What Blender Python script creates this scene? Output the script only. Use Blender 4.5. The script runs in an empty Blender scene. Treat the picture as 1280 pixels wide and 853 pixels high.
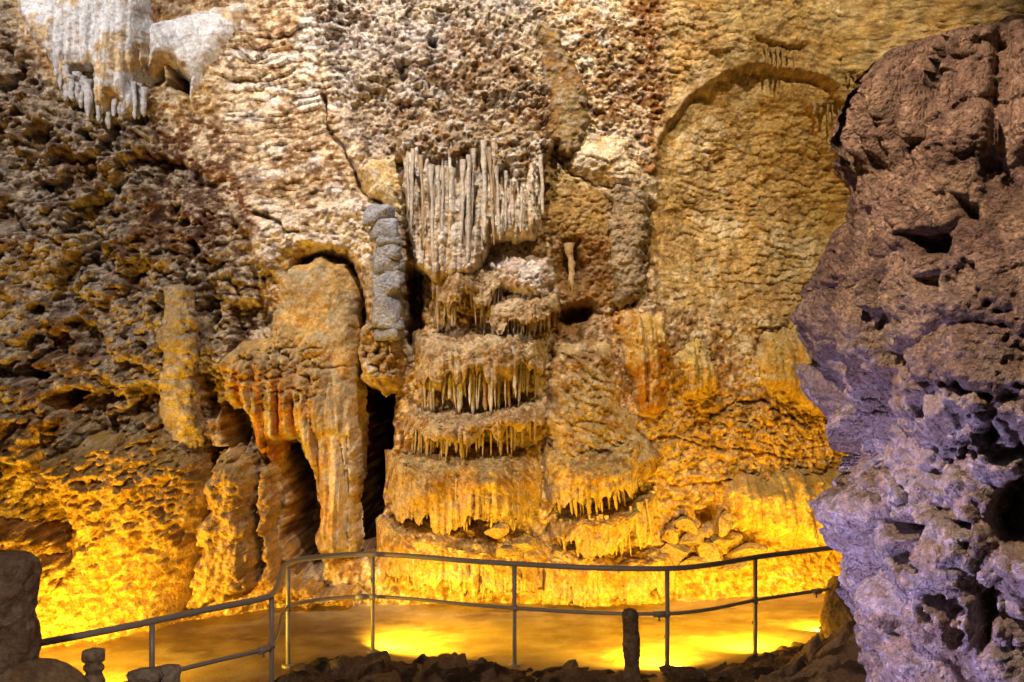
import bpy, math, random
import numpy as np
from mathutils import Vector, Matrix

random.seed(7)
SC = bpy.context.scene
COL = SC.collection
F = 1372.0            # focal length in photograph pixels
CH = 3.24             # eye height above the path

# ------------------------------------------------------------------ camera
cam_d = bpy.data.cameras.new("camera")
cam = bpy.data.objects.new("camera", cam_d)
COL.objects.link(cam)
cam.location = (0, 0, CH)
cam.rotation_euler = (math.radians(90), 0, 0)
cam_d.sensor_width = 36.0
cam_d.lens = 36.0 * F / 1280.0
cam_d.clip_start = 0.05
cam_d.clip_end = 400
SC.camera = cam

# ------------------------------------------------------------------ world, exposure
w = bpy.data.worlds.new("World")
SC.world = w
w.use_nodes = True
bg = w.node_tree.nodes["Background"]
bg.inputs[0].default_value = (1.0, 0.80, 0.66, 1)     # dim stray light of a lamp-lit cave
bg.inputs[1].default_value = 0.035
SC.view_settings.view_transform = 'Standard'
SC.view_settings.look = 'None'
SC.view_settings.exposure = 0.0
SC.view_settings.gamma = 1.0
SC.view_settings.use_curve_mapping = False
SC.render.engine = 'CYCLES'
SC.cycles.use_denoising = True
SC.cycles.max_bounces = 5
SC.cycles.diffuse_bounces = 2
SC.cycles.glossy_bounces = 2
SC.cycles.use_adaptive_sampling = True
SC.cycles.adaptive_threshold = 0.035
SC.cycles.sample_clamp_indirect = 4.0

# floodlights of the cave and one added fill light: (x, y, z), target, colour, watts, cone degrees, blend, size
AMBER = (1.0, 0.56, 0.03)
LAMPS_HIGH = [
    # label, position, target, colour, power, cone, blend, radius
    ("cool white floodlight high on the left aimed at the white drapery", (-6.6, 7.2, 11.0), (-4.4, 13.8, 6.2), (1.0, 0.91, 0.86), 2550, 62, 0.6, 0.10),
    ("white floodlight overhead aimed at the tiered flowstone cascade", (-0.8, 9.4, 12.6), (-0.7, 14.4, 6.7), (1.0, 0.87, 0.76), 4300, 58, 0.7, 0.10),
    ("warm floodlight overhead aimed at the rippled yellow wall", (3.2, 9.6, 12.4), (3.6, 15.2, 5.9), (1.0, 0.80, 0.46), 2500, 60, 0.6, 0.10),
    ("violet floodlight low on the ground aimed at the purple rock column", (-0.2, 5.9, 0.9), (2.4, 7.0, 1.7), (0.62, 0.50, 1.0), 760, 74, 1.0, 0.06),
    ("warm floodlight above the viewer aimed at the face of the rock column", (-0.3, 4.2, 7.4), (2.9, 6.4, 3.5), (1.0, 0.72, 0.54), 2000, 52, 0.9, 0.08),
    ("added soft warm fill light behind the viewer brightening the foreground", (-0.8, -0.5, 5.4), (-1.2, 7.6, 0.0), (1.0, 0.74, 0.54), 900, 44, 0.6, 0.2),  # fill light added to lift the dark foreground, not a cave fixture
]
LAMPS_LOW = [
    # label, position on the path edge, target, power
    ("amber floodlight behind the tall left stalagmite aimed at the popcorn outcrop", (-5.5, 9.7, 0.10), (-5.6, 12.0, 0.5), 400),
    ("amber floodlight at the foot of the handrail bend", (-4.2, 9.9, 0.12), (-3.6, 13.2, 0.2), 1000),
    ("amber floodlight on the handrail post before the dark crevice", (-1.449, 11.48, 0.34), (0.6, 13.3, -0.6), 540),
    ("amber floodlight on the handrail post beside the slim stalagmite", (1.514, 10.76, 0.34), (1.1, 13.3, -0.5), 500),
    ("amber floodlight on the handrail post above the loose boulders", (2.495, 11.31, 0.34), (2.4, 13.8, -0.5), 400),
    ("amber floodlight beside the boulder behind the rock column", (3.42, 12.16, 0.06), (3.3, 14.2, 0.1), 400),
]

# ------------------------------------------------------------------ numpy noise
def _hash(ix, iy, iz, seed):
    with np.errstate(over='ignore'):
        h = (ix.astype(np.uint32) * np.uint32(374761393) + iy.astype(np.uint32) * np.uint32(668265263)
             + iz.astype(np.uint32) * np.uint32(2246822519) + np.uint32((seed * 3266489917) & 0xffffffff))
        h ^= h >> np.uint32(15); h *= np.uint32(2246822519)
        h ^= h >> np.uint32(13); h *= np.uint32(3266489917)
        h ^= h >> np.uint32(16)
    return (h & np.uint32(0xffffff)).astype(np.float32) / np.float32(16777216.0)

def noise2(x, y, seed=0):
    xi = np.floor(x).astype(np.int64); yi = np.floor(y).astype(np.int64)
    fx = (x - xi).astype(np.float32); fy = (y - yi).astype(np.float32)
    fx = fx * fx * fx * (fx * (fx * 6 - 15) + 10); fy = fy * fy * fy * (fy * (fy * 6 - 15) + 10)
    z = np.zeros_like(xi)
    a = _hash(xi, yi, z, seed); b = _hash(xi + 1, yi, z, seed)
    c = _hash(xi, yi + 1, z, seed); d = _hash(xi + 1, yi + 1, z, seed)
    return (a + (b - a) * fx) * (1 - fy) + (c + (d - c) * fx) * fy

def fbm2(x, y, oct=4, seed=0, gain=0.5):
    s = 0; a = 1.0; t = 0
    for o in range(oct):
        c, n = math.cos(o * 1.1), math.sin(o * 1.1)
        s = s + a * noise2((x * c - y * n) * 2 ** o + 13.7 * o, (x * n + y * c) * 2 ** o + 7.3 * o, seed + o); t += a; a *= gain
    return s / t

def noise3(x, y, z, seed=0):
    xi = np.floor(x).astype(np.int64); yi = np.floor(y).astype(np.int64); zi = np.floor(z).astype(np.int64)
    fx = (x - xi).astype(np.float32); fy = (y - yi).astype(np.float32); fz = (z - zi).astype(np.float32)
    fx = fx * fx * (3 - 2 * fx); fy = fy * fy * (3 - 2 * fy); fz = fz * fz * (3 - 2 * fz)
    r = 0
    for k in (0, 1):
        a = _hash(xi, yi, zi + k, seed); b = _hash(xi + 1, yi, zi + k, seed)
        c = _hash(xi, yi + 1, zi + k, seed); d = _hash(xi + 1, yi + 1, zi + k, seed)
        v = (a + (b - a) * fx) * (1 - fy) + (c + (d - c) * fx) * fy
        r = r + v * (fz if k else 1 - fz)
    return r

def fbm3(x, y, z, oct=4, seed=0, gain=0.5):
    s = 0; a = 1.0; t = 0
    for o in range(oct):
        m = 2 ** o
        s = s + a * noise3(x * m + 3.1 * o, y * m + 5.7 * o, z * m + 1.9 * o, seed + o); t += a; a *= gain
    return s / t

def worley2(x, y, seed=0, jit=0.9):
    """F1, F2, id, dx, dy (offset from the nearest cell point)"""
    xi = np.floor(x).astype(np.int64); yi = np.floor(y).astype(np.int64); z = np.zeros_like(xi)
    f1 = np.full(x.shape, 9.0, np.float32); f2 = f1.copy(); idv = np.zeros(x.shape, np.float32)
    ox = np.zeros(x.shape, np.float32); oy = np.zeros(x.shape, np.float32)
    for i in (-1, 0, 1):
        for j in (-1, 0, 1):
            cx = xi + i; cy = yi + j
            dx = (x - (cx + 0.5 + jit * (_hash(cx, cy, z, seed) - 0.5))).astype(np.float32)
            dy = (y - (cy + 0.5 + jit * (_hash(cx, cy, z + 1, seed) - 0.5))).astype(np.float32)
            d = np.sqrt(dx * dx + dy * dy)
            m = d < f1
            f2 = np.where(m, f1, np.minimum(f2, d))
            f1 = np.where(m, d, f1)
            idv = np.where(m, _hash(cx, cy, z + 2, seed), idv)
            ox = np.where(m, dx, ox); oy = np.where(m, dy, oy)
    return f1, f2, idv, ox, oy

def worley3(x, y, z, seed=0, jit=0.9):
    xi = np.floor(x).astype(np.int64); yi = np.floor(y).astype(np.int64); zi = np.floor(z).astype(np.int64)
    f1 = np.full(x.shape, 9.0, np.float32); f2 = f1.copy(); idv = np.zeros(x.shape, np.float32)
    for i in (-1, 0, 1):
        for j in (-1, 0, 1):
            for k in (-1, 0, 1):
                cx = xi + i; cy = yi + j; cz = zi + k
                h = _hash(cx, cy, cz, seed); h2 = _hash(cx, cy, cz, seed + 1); h3 = _hash(cx, cy, cz, seed + 2)
                d = np.sqrt((x - cx - .5 - jit * (h - .5)) ** 2 + (y - cy - .5 - jit * (h2 - .5)) ** 2 + (z - cz - .5 - jit * (h3 - .5)) ** 2).astype(np.float32)
                m = d < f1
                f2 = np.where(m, f1, np.minimum(f2, d)); f1 = np.where(m, d, f1); idv = np.where(m, h, idv)
    return f1, f2, idv

def sstep(a, b, x):
    t = np.clip((x - a) / (b - a), 0, 1)
    return t * t * (3 - 2 * t)

def dome(f1, r=0.62):
    return np.sqrt(np.clip(1 - (f1 / r) ** 2, 0, 1))

def mix(c, d, t):
    return c * (1 - t[..., None]) + np.asarray(d, np.float32) * t[..., None]

def grade(c, sat=1.28, con=1.18):
    l = (c @ np.array((.3, .55, .15), np.float32))[..., None]
    c = np.clip(l + sat * (c - l), .01, 1)
    return np.clip(.36 * (c / .36) ** con, .012, .85)

def poly_sd(U, V, pts):
    """signed distance to a polygon, positive inside"""
    P = np.asarray(pts, np.float32); n = len(P)
    best = np.full(U.shape, 1e9, np.float32); ins = np.zeros(U.shape, bool)
    for i in range(n):
        a = P[i]; b = P[(i + 1) % n]; e = b - a
        wx = U - a[0]; wy = V - a[1]
        t = np.clip((wx * e[0] + wy * e[1]) / max(1e-6, float(e @ e)), 0, 1)
        best = np.minimum(best, (wx - e[0] * t) ** 2 + (wy - e[1] * t) ** 2)
        c = (a[1] > V) != (b[1] > V)
        if abs(e[1]) > 1e-6:
            ins ^= c & (U < e[0] * (V - a[1]) / e[1] + a[0])
    d = np.sqrt(best)
    return np.where(ins, d, -d)

def line_d(U, V, pts):
    P = np.asarray(pts, np.float32); best = np.full(U.shape, 1e9, np.float32)
    for a, b in zip(P[:-1], P[1:]):
        e = b - a; wx = U - a[0]; wy = V - a[1]
        t = np.clip((wx * e[0] + wy * e[1]) / max(1e-6, float(e @ e)), 0, 1)
        best = np.minimum(best, (wx - e[0] * t) ** 2 + (wy - e[1] * t) ** 2)
    return np.sqrt(best)

# ------------------------------------------------------------------ mesh helpers
def mesh_np(name, verts, faces, cols=None, smooth=True):
    """verts (n,3), faces (m,k); cols (n,4): rgb albedo, a = fine relief strength"""
    me = bpy.data.meshes.new(name)
    verts = np.ascontiguousarray(verts, np.float32); faces = np.ascontiguousarray(faces, np.int32)
    m, k = faces.shape
    me.vertices.add(len(verts)); me.vertices.foreach_set("co", verts.ravel())
    me.loops.add(m * k); me.loops.foreach_set("vertex_index", faces.ravel())
    me.polygons.add(m)
    me.polygons.foreach_set("loop_start", np.arange(0, m * k, k, dtype=np.int32))
    me.polygons.foreach_set("use_smooth", np.full(m, smooth))
    me.update(calc_edges=True)
    if cols is not None:
        at = me.color_attributes.new("col", 'FLOAT_COLOR', 'POINT')
        at.data.foreach_set("color", np.ascontiguousarray(cols, np.float32).ravel())
    me.validate()
    return me

def obj(name, me, mat=None, parent=None):
    o = bpy.data.objects.new(name, me)
    COL.objects.link(o)
    if mat is not None and not me.materials:
        me.materials.append(mat)
    if parent is not None:
        o.parent = parent
    return o

def tag(o, label=None, cat=None, group=None, kind=None):
    if label: o["label"] = label
    if cat: o["category"] = cat
    if group: o["group"] = group
    if kind: o["kind"] = kind
    return o

def empty(name, loc, label=None, cat=None, group=None):
    o = bpy.data.objects.new(name, None)
    o.empty_display_size = 0.1
    o.location = loc
    COL.objects.link(o)
    return tag(o, label, cat, group)

def child(name, me, mat, parent, world_offset=True):
    """a part whose mesh is in world coordinates under an Empty that stands at its base"""
    o = obj(name, me, mat, parent)
    if world_offset:
        o.location = -parent_loc(parent)
    return o

def parent_loc(p):
    v = Vector(p.location)
    while p.parent is not None:
        p = p.parent; v = v + Vector(p.location)
    return v

def grid_faces(n, m, keep=None, flip=False):
    i = np.arange(n * m, dtype=np.int32).reshape(n, m)
    a, b, c, d = i[:-1, :-1], i[1:, :-1], i[1:, 1:], i[:-1, 1:]
    f = np.stack([a, b, c, d] if not flip else [a, d, c, b], -1).reshape(-1, 4)
    if keep is not None:
        kk = keep.ravel()
        f = f[kk[f].all(1)]
    return f

def compact(verts, faces, cols):
    used = np.zeros(len(verts), bool); used[faces.ravel()] = True
    idx = np.cumsum(used) - 1
    return verts[used], idx[faces], cols[used]

# ------------------------------------------------------------------ materials
def rock_material(name, rough=0.78, bump=1.0, spec=0.3, tint=(1, 1, 1), attr=True, base=(0.4, 0.3, 0.2), grain=1.0, crust=1.0):
    m = bpy.data.materials.new(name); m.use_nodes = True
    nt = m.node_tree; N = nt.nodes; L = nt.links
    b = N["Principled BSDF"]
    b.inputs["Roughness"].default_value = rough
    b.inputs["Specular IOR Level"].default_value = spec
    geo = N.new("ShaderNodeNewGeometry")
    if attr:
        src = N.new("ShaderNodeAttribute"); src.attribute_name = "col"
        colour = src.outputs["Color"]
    else:
        src = N.new("ShaderNodeRGB"); src.outputs[0].default_value = (*base, 1); colour = src.outputs[0]
    n1 = N.new("ShaderNodeTexNoise"); n1.inputs["Scale"].default_value = 26; n1.inputs["Detail"].default_value = 6; n1.inputs["Roughness"].default_value = 0.7
    n2 = N.new("ShaderNodeTexNoise"); n2.inputs["Scale"].default_value = 5; n2.inputs["Detail"].default_value = 4
    L.new(geo.outputs["Position"], n1.inputs["Vector"]); L.new(geo.outputs["Position"], n2.inputs["Vector"])
    r1 = N.new("ShaderNodeMapRange"); r1.inputs[1].default_value = 0.3; r1.inputs[2].default_value = 0.7
    r1.inputs[3].default_value = 1 - 0.42 * grain; r1.inputs[4].default_value = 1 + 0.38 * grain
    L.new(n1.outputs[0], r1.inputs[0])
    r2 = N.new("ShaderNodeMapRange"); r2.inputs[1].default_value = 0.3; r2.inputs[2].default_value = 0.7
    r2.inputs[3].default_value = 0.82; r2.inputs[4].default_value = 1.16
    L.new(n2.outputs[0], r2.inputs[0])
    mu = N.new("ShaderNodeMath"); mu.operation = 'MULTIPLY'
    L.new(r1.outputs[0], mu.inputs[0]); L.new(r2.outputs[0], mu.inputs[1])
    vm = N.new("ShaderNodeVectorMath"); vm.operation = 'SCALE'
    L.new(colour, vm.inputs[0]); L.new(mu.outputs[0], vm.inputs["Scale"])
    vt = N.new("ShaderNodeVectorMath"); vt.operation = 'MULTIPLY'; vt.inputs[1].default_value = tint
    L.new(vm.outputs[0], vt.inputs[0]); L.new(vt.outputs[0], b.inputs["Base Color"])
    n3 = N.new("ShaderNodeTexNoise"); n3.inputs["Scale"].default_value = 38; n3.inputs["Detail"].default_value = 5; n3.inputs["Roughness"].default_value = 0.65
    L.new(geo.outputs["Position"], n3.inputs["Vector"])
    wv_ = N.new("ShaderNodeVectorMath"); wv_.operation = 'MULTIPLY_ADD'; wv_.inputs[1].default_value = (.04, .04, .04)
    L.new(n3.outputs[1], wv_.inputs[0]); L.new(geo.outputs["Position"], wv_.inputs[2])
    v1 = N.new("ShaderNodeTexVoronoi"); v1.inputs["Scale"].default_value = 21; v1.feature = 'F1'
    v2 = N.new("ShaderNodeTexVoronoi"); v2.inputs["Scale"].default_value = 44; v2.feature = 'F1'
    L.new(wv_.outputs[0], v1.inputs["Vector"]); L.new(wv_.outputs[0], v2.inputs["Vector"])
    s1 = N.new("ShaderNodeMath"); s1.operation = 'MULTIPLY_ADD'; s1.inputs[1].default_value = -0.75 * crust; L.new(v1.outputs["Distance"], s1.inputs[0]); L.new(n3.outputs[0], s1.inputs[2])
    s2 = N.new("ShaderNodeMath"); s2.operation = 'MULTIPLY_ADD'; s2.inputs[1].default_value = -0.4 * crust; L.new(v2.outputs["Distance"], s2.inputs[0]); L.new(s1.outputs[0], s2.inputs[2])
    bp = N.new("ShaderNodeBump"); bp.inputs["Distance"].default_value = 0.045
    if attr:
        ms = N.new("ShaderNodeMath"); ms.operation = 'MULTIPLY'; ms.inputs[1].default_value = bump
        L.new(src.outputs["Alpha"], ms.inputs[0]); L.new(ms.outputs[0], bp.inputs["Strength"])
    else:
        bp.inputs["Strength"].default_value = bump
    L.new(s2.outputs[0], bp.inputs["Height"]); L.new(bp.outputs[0], b.inputs["Normal"])
    return m

M_ROCK = rock_material("cave_rock", 0.75, 0.9)
M_WET = rock_material("damp_flowstone", 0.45, 0.5, 0.4)
M_COLUMN = rock_material("column_rock", 0.7, 1.25)
M_STAL = rock_material("stalactite_calcite", 0.6, 0.5, 0.35, attr=False, base=(0.50, 0.38, 0.24), crust=.45)
M_STALW = rock_material("white_calcite", 0.6, 0.5, 0.35, attr=False, base=(0.62, 0.55, 0.46), crust=.45)
M_STALY = rock_material("honey_calcite", 0.5, 0.5, 0.35, attr=False, base=(0.52, 0.37, 0.18), crust=.45)
M_STALD = rock_material("blue_white_calcite", 0.6, 0.5, 0.35, attr=False, base=(0.64, 0.63, 0.66), crust=.45)
M_STALG = rock_material("golden_calcite", 0.6, 0.5, 0.35, attr=False, base=(0.40, 0.28, 0.14), crust=.45)
M_STALB = rock_material("brown_calcite", 0.6, 0.5, 0.35, attr=False, base=(0.34, 0.20, 0.10), crust=.45)

def metal(name, base, rough, met=0.9):
    m = bpy.data.materials.new(name); m.use_nodes = True
    nt = m.node_tree; b = nt.nodes["Principled BSDF"]
    n = nt.nodes.new("ShaderNodeTexNoise"); n.inputs["Scale"].default_value = 30; n.inputs["Detail"].default_value = 4
    r = nt.nodes.new("ShaderNodeMapRange"); r.inputs[3].default_value = rough - 0.12; r.inputs[4].default_value = rough + 0.15
    nt.links.new(n.outputs[0], r.inputs[0]); nt.links.new(r.outputs[0], b.inputs["Roughness"])
    mx = nt.nodes.new("ShaderNodeMix"); mx.data_type = 'RGBA'
    mx.inputs[6].default_value = (*[c * 0.7 for c in base], 1); mx.inputs[7].default_value = (*base, 1)
    nt.links.new(n.outputs[0], mx.inputs[0]); nt.links.new(mx.outputs[2], b.inputs["Base Color"])
    b.inputs["Metallic"].default_value = met
    return m
M_STEEL = metal("galvanised_steel", (0.60, 0.57, 0.57), 0.45, 0.2)
M_HOUSING = metal("lamp_housing_paint", (0.05, 0.05, 0.05), 0.5, 0.2)
def lens_mat(name, c, s):
    m = bpy.data.materials.new(name); m.use_nodes = True
    b = m.node_tree.nodes["Principled BSDF"]
    b.inputs["Base Color"].default_value = (*c, 1)
    b.inputs["Emission Color"].default_value = (*c, 1); b.inputs["Emission Strength"].default_value = s
    return m

# ------------------------------------------------------------------ layout of the wall
# smooth course of the wall face: (photo x, photo y, distance)
CTRL = [
    (-250, -120, 13.2), (60, -120, 14.0), (300, -120, 14.8), (640, -120, 15.3), (900, -120, 15.2), (1150, -120, 15.3), (1450, -120, 15.2),
    (-250, 120, 12.7), (60, 120, 13.5), (220, 120, 14.2), (400, 120, 14.8), (640, 120, 14.8), (900, 120, 15.3), (1150, 120, 15.4), (1450, 120, 15.2),
    (-250, 320, 12.2), (60, 320, 13.1), (220, 320, 13.8), (400, 320, 14.6), (640, 320, 14.5), (780, 320, 14.8), (950, 320, 15.4), (1150, 320, 15.4), (1450, 320, 15.0),
    (-250, 500, 11.6), (60, 500, 12.6), (200, 500, 13.3), (330, 500, 14.2), (430, 500, 14.5), (600, 500, 14.2), (780, 500, 14.3), (950, 500, 14.9), (1150, 500, 14.9), (1450, 500, 14.7),
    (-250, 640, 11.0), (60, 640, 12.0), (180, 640, 12.6), (300, 640, 13.9), (430, 640, 14.2), (580, 640, 13.9), (780, 640, 13.9), (950, 640, 14.4), (1150, 640, 14.6), (1450, 640, 14.5),
    (-250, 760, 10.6), (60, 760, 11.6), (180, 760, 12.2), (300, 760, 13.3), (430, 760, 13.6), (580, 760, 13.5), (780, 760, 13.4), (950, 760, 13.9), (1150, 760, 14.2), (1450, 760, 14.3),
    (-250, 900, 10.5), (180, 900, 12.1), (430, 900, 13.5), (780, 900, 13.4), (1150, 900, 14.1), (1450, 900, 14.2),
]
_cx = np.array([(c[0] - 640) / F * c[2] for c in CTRL], np.float32)
_cz = np.array([CH - (c[1] - 426.5) / F * c[2] for c in CTRL], np.float32)
_cy = np.array([c[2] for c in CTRL], np.float32)
def Yb(X, Z):
    X = np.asarray(X, np.float32); Z = np.asarray(Z, np.float32)
    s = np.zeros(np.broadcast(X, Z).shape, np.float32); t = s.copy()
    for x, z, y in zip(_cx, _cz, _cy):
        g = np.exp(-((X - x) ** 2 + (Z - z) ** 2) / (2 * 0.85 ** 2)) + 1e-9
        s += g * y; t += g
    return s / t
def at(px, py, Y):
    return Vector(((px - 640) / F * Y, Y, CH - (py - 426.5) / F * Y))
def on_wall(px, py):
    Y = 14.0
    for _ in range(8):
        Y = float(Yb((px - 640) / F * Y, CH - (py - 426.5) / F * Y))
    return at(px, py, Y)
def uv(X, Z, Y):
    return 640 + F * X / Y, 426.5 - F * (Z - CH) / Y
def on_floor(px, py, z=0.0):
    return at(px, py, F * (CH - z) / (py - 426.5))

# palette (albedo)
TAN = (0.45, 0.345, 0.235); CREAM = (0.66, 0.57, 0.45); WHITE = (0.74, 0.71, 0.69); GREY = (0.38, 0.345, 0.32)
OCHRE = (0.50, 0.35, 0.17); BROWN = (0.22, 0.125, 0.06); RED = (0.15, 0.065, 0.035); DIRT = (0.10, 0.075, 0.055)
PINK = (0.50, 0.39, 0.33); BLUEG = (0.42, 0.42, 0.46)

def popcorn(X, Z, s=1.0, seed=3):
    wx = X + 0.05 * (noise2(X * 9, Z * 9, seed + 20) - .5); wz = Z + 0.05 * (noise2(X * 9 + 40, Z * 9, seed + 21) - .5)
    a = worley2(wx / (0.17 * s), wz / (0.15 * s), seed); b = worley2(wx / (0.078 * s), wz / (0.07 * s), seed + 1); c = worley2(wx / (0.04 * s), wz / (0.038 * s), seed + 2)
    h = 0.10 * s * dome(a[0], .74) * (0.4 + a[2]) + 0.070 * s * dome(b[0], .66) * (0.3 + 1.3 * b[2]) + 0.026 * s * dome(c[0], .62)
    return h, a[2], b[2], c[2]

def scallop(X, Z, sx=0.30, sz=0.13, seed=11, slope=0.0):
    n = fbm2(X * 1.7, Z * 1.7, 3, seed + 5)
    wx = X + 0.20 * (fbm2(X * 3, Z * 5, 3, seed + 6) - .5); wz = Z + slope * X + 0.16 * (fbm2(X * 3.2 + 9, Z * 4, 3, seed + 7) - .5) + 0.25 * n
    f1, f2, i, dx, dz = worley2(wx / sx, wz / sz, seed, 0.75)
    h = (-dz * 0.55 + 0.35 * (1 - dx * dx * 1.6) - 0.15) * (0.6 + 0.8 * i)
    return h, i

def flute(X, Z, lam=0.09, seed=5, wob=0.10):
    x = X + wob * (noise2(X * 1.5, Z * 0.8, seed) - .5) + 0.02 * (noise2(X * 8, Z * 3, seed + 1) - .5)
    f1, f2, i, dx, dz = worley2(x / lam, Z * 0.55 + 0 * X, seed + 2, 0.85)
    p = np.sqrt(np.clip(1 - (dx * 1.75) ** 2, 0, 1))
    return p * (0.55 + 0.7 * i), i

# ------------------------------------------------------------------ the wall itself
def axis(a0, a1, b0, b1, fine, coarse):
    return np.concatenate([np.arange(a0, b0, coarse), np.arange(b0, b1, fine), np.arange(b1, a1, coarse)]).astype(np.float32)
gx = axis(-9.5, 9.0, -6.6, 4.6, 0.0145, 0.06)
gz = axis(-0.5, 10.6, -0.15, 8.15, 0.0145, 0.06)
X, Z = np.meshgrid(gx, gz, indexing='ij')
Y0 = Yb(X, Z)
U, V = uv(X, Z, Y0)
wob = 9 * (fbm2(X * 2.3, Z * 2.3, 3, 60) - .5) * 2; wob2 = 9 * (fbm2(X * 2.3 + 31, Z * 2.3, 3, 61) - .5) * 2
Uw = U + wob; Vw = V + wob2
fine = 5 * (noise2(X * 11, Z * 11, 62) - .5); fine2 = 5 * (noise2(X * 11 + 5, Z * 11, 63) - .5)
Uc = U + 0.4 * wob + fine; Vc = V + 0.4 * wob2 + fine2

def field(pts, fn, margin=60, crisp=False):
    """evaluate fn(signed distance) only near the polygon"""
    P = np.asarray(pts, float)
    uu, vv = (Uc, Vc) if crisp else (Uw, Vw)
    sel = (uu > P[:, 0].min() - margin) & (uu < P[:, 0].max() + margin) & (vv > P[:, 1].min() - margin) & (vv < P[:, 1].max() + margin)
    out = np.zeros(U.shape, np.float32)
    out[sel] = fn(poly_sd(uu[sel], vv[sel], pts))
    return out
def region(pts, feather=20):
    return field(pts, lambda d: sstep(-feather, feather, d), feather + 10)

w_pop = region([(-400, -300), (20, -300), (28, 40), (62, 110), (190, 150), (320, 290), (345, 350), (300, 440), (275, 560), (265, 780), (250, 950), (-400, 950)], 16)
w_up = region([(430, -200), (700, -200), (690, 60), (700, 210), (530, 205), (450, 190), (395, 60), (400, -200)], 22)
w_red = region([(175, 150), (300, 165), (335, 320), (260, 330), (170, 300), (160, 210)], 22)
w_rip = region([(300, -200), (440, -200), (430, 110), (450, 260), (330, 275), (290, 200), (270, 110)], 16)
w_scal = region([(790, -250), (1700, -250), (1700, 400), (830, 390), (800, 250), (830, 130)], 16)
w_mid = region([(690, -200), (820, -200), (830, 150), (815, 250), (700, 200)], 20)
w_low = region([(820, 500), (1300, 490), (1300, 800), (680, 800), (700, 690), (800, 620)], 20)
mid_ = fbm2(X * 2.2, Z * 2.2, 4, 114, .6)
w_hol = region([(685, 230), (760, 240), (765, 380), (740, 430), (690, 430)], 14)
w_whi = region([(325, 285), (360, 270), (450, 250), (505, 270), (505, 400), (470, 405), (455, 350), (430, 320), (380, 315), (345, 345), (330, 330)], 9)

arch = [(800, 250), (838, 150), (860, 118), (900, 92), (950, 79), (1000, 82), (1045, 105), (1080, 150), (1180, 190), (1300, 200), (1300, 440), (780, 440)]
H = 0.32 * (fbm2(X * 0.9, Z * 0.9, 4, 1) - .5) + 0.10 * (fbm2(X * 3.5, Z * 3.5, 3, 2) - .5) + 0.03 * (fbm2(X * 11, Z * 11, 3, 4) - .5)
ph, pa, pb, pc = popcorn(X, Z, .85)
ph2, pa2, pb2, pc2 = popcorn(X, Z, .62, 9)
big = fbm2(X * 3.2, Z * 2.8, 3, 70)
cav = sstep(0.53, 0.66, big)
pop_amt = np.clip(w_pop + 0.75 * w_up + 0.3 * w_mid, 0, 1.1)
H += pop_amt * ((ph * w_pop + 1.25 * ph2 * (1 - w_pop)) * (0.55 + 0.9 * fbm2(X * 1.8, Z * 1.8, 2, 71)) - 0.24 * cav * (w_pop + 0.5 * w_up))
H += w_pop * 0.36 * (fbm2(X * 1.9, Z * 1.6, 3, 72) - .5)
rest = np.clip(1 - pop_amt - w_scal - w_rip, 0, 1)
H += rest * 0.6 * ph2
rh, ri = scallop(X, Z, 0.42, 0.10, 30, -0.12)
H += w_rip * (0.14 * rh * np.clip(2.4 * (fbm2(X * 1.3, Z * 1.3, 3, 116) - .12), .45, 1.5) + .25 * ph2)
sh, si = scallop(X, Z, 0.21, 0.105, 11, 0.05)
sh2, si2 = scallop(X, Z, 0.15, 0.075, 17, 0.0)
H += w_scal * (0.3 + .7 * np.clip(1 - field(arch, lambda d: sstep(-30, 0, d) * sstep(60, 25, d)), 0, 1)) * np.clip(.15 + 2.0 * (fbm2(X * .8, Z * .9, 3, 115) - .1), .6, 1.6) * (0.062 * sh + 0.028 * sh2 + .07 * (fbm2(X * 7, Z * 9, 4, 88) - .5) + .15 * ph2)
H += w_mid * (0.05 * sh)
H += w_low * (0.06 * rh + 0.035 * sh2 + .5 * ph2)
H += w_whi * 0.16
# the broad arch over the rippled wall: rock below the arch line stands back
H -= field(arch, lambda d: .38 * sstep(-2, 8, d) + .62 * sstep(0, 95, d)) * 0.56 * sstep(440, 200, V)
for yy, x0, x1, dd in ((55, 945, 1010, .07), (128, 1015, 1100, .10), (95, 1050, 1110, .06), (410, 945, 1060, .12)):
    H -= sstep(x0 - 10, x0 + 10, Uw) * sstep(x1 + 10, x1 - 10, Uw) * sstep(yy - 3, yy + 3, Vw) * sstep(yy + 60, yy + 20, Vw) * dd
# cracks
for pts, wd, dp in (
    ([(405, 120), (404, 155), (425, 180), (440, 205), (450, 238), (470, 250), (500, 268)], 3.2, .16),
    ([(318, 270), (340, 275), (360, 292), (375, 295)], 3.5, .16),
    ([(120, 0), (150, 25), (185, 20)], 1.8, .06),
    ([(690, 190), (715, 215), (760, 232), (815, 250)], 3, .08),
    ([(812, 250), (808, 330), (790, 385)], 4, .10),
    ([(890, 520), (915, 503), (950, 502), (1000, 530)], 3.5, .08),
    ([(780, 560), (840, 545), (900, 560), (1000, 575)], 3.5, .07),
    ([(700, 720), (800, 700), (930, 690)], 3.5, .08),
    ([(840, 608), (905, 602), (990, 600)], 3, .07)):
    d = line_d(Uc, Vc, pts)
    H -= dp * sstep(wd, wd * .25, d)
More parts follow.
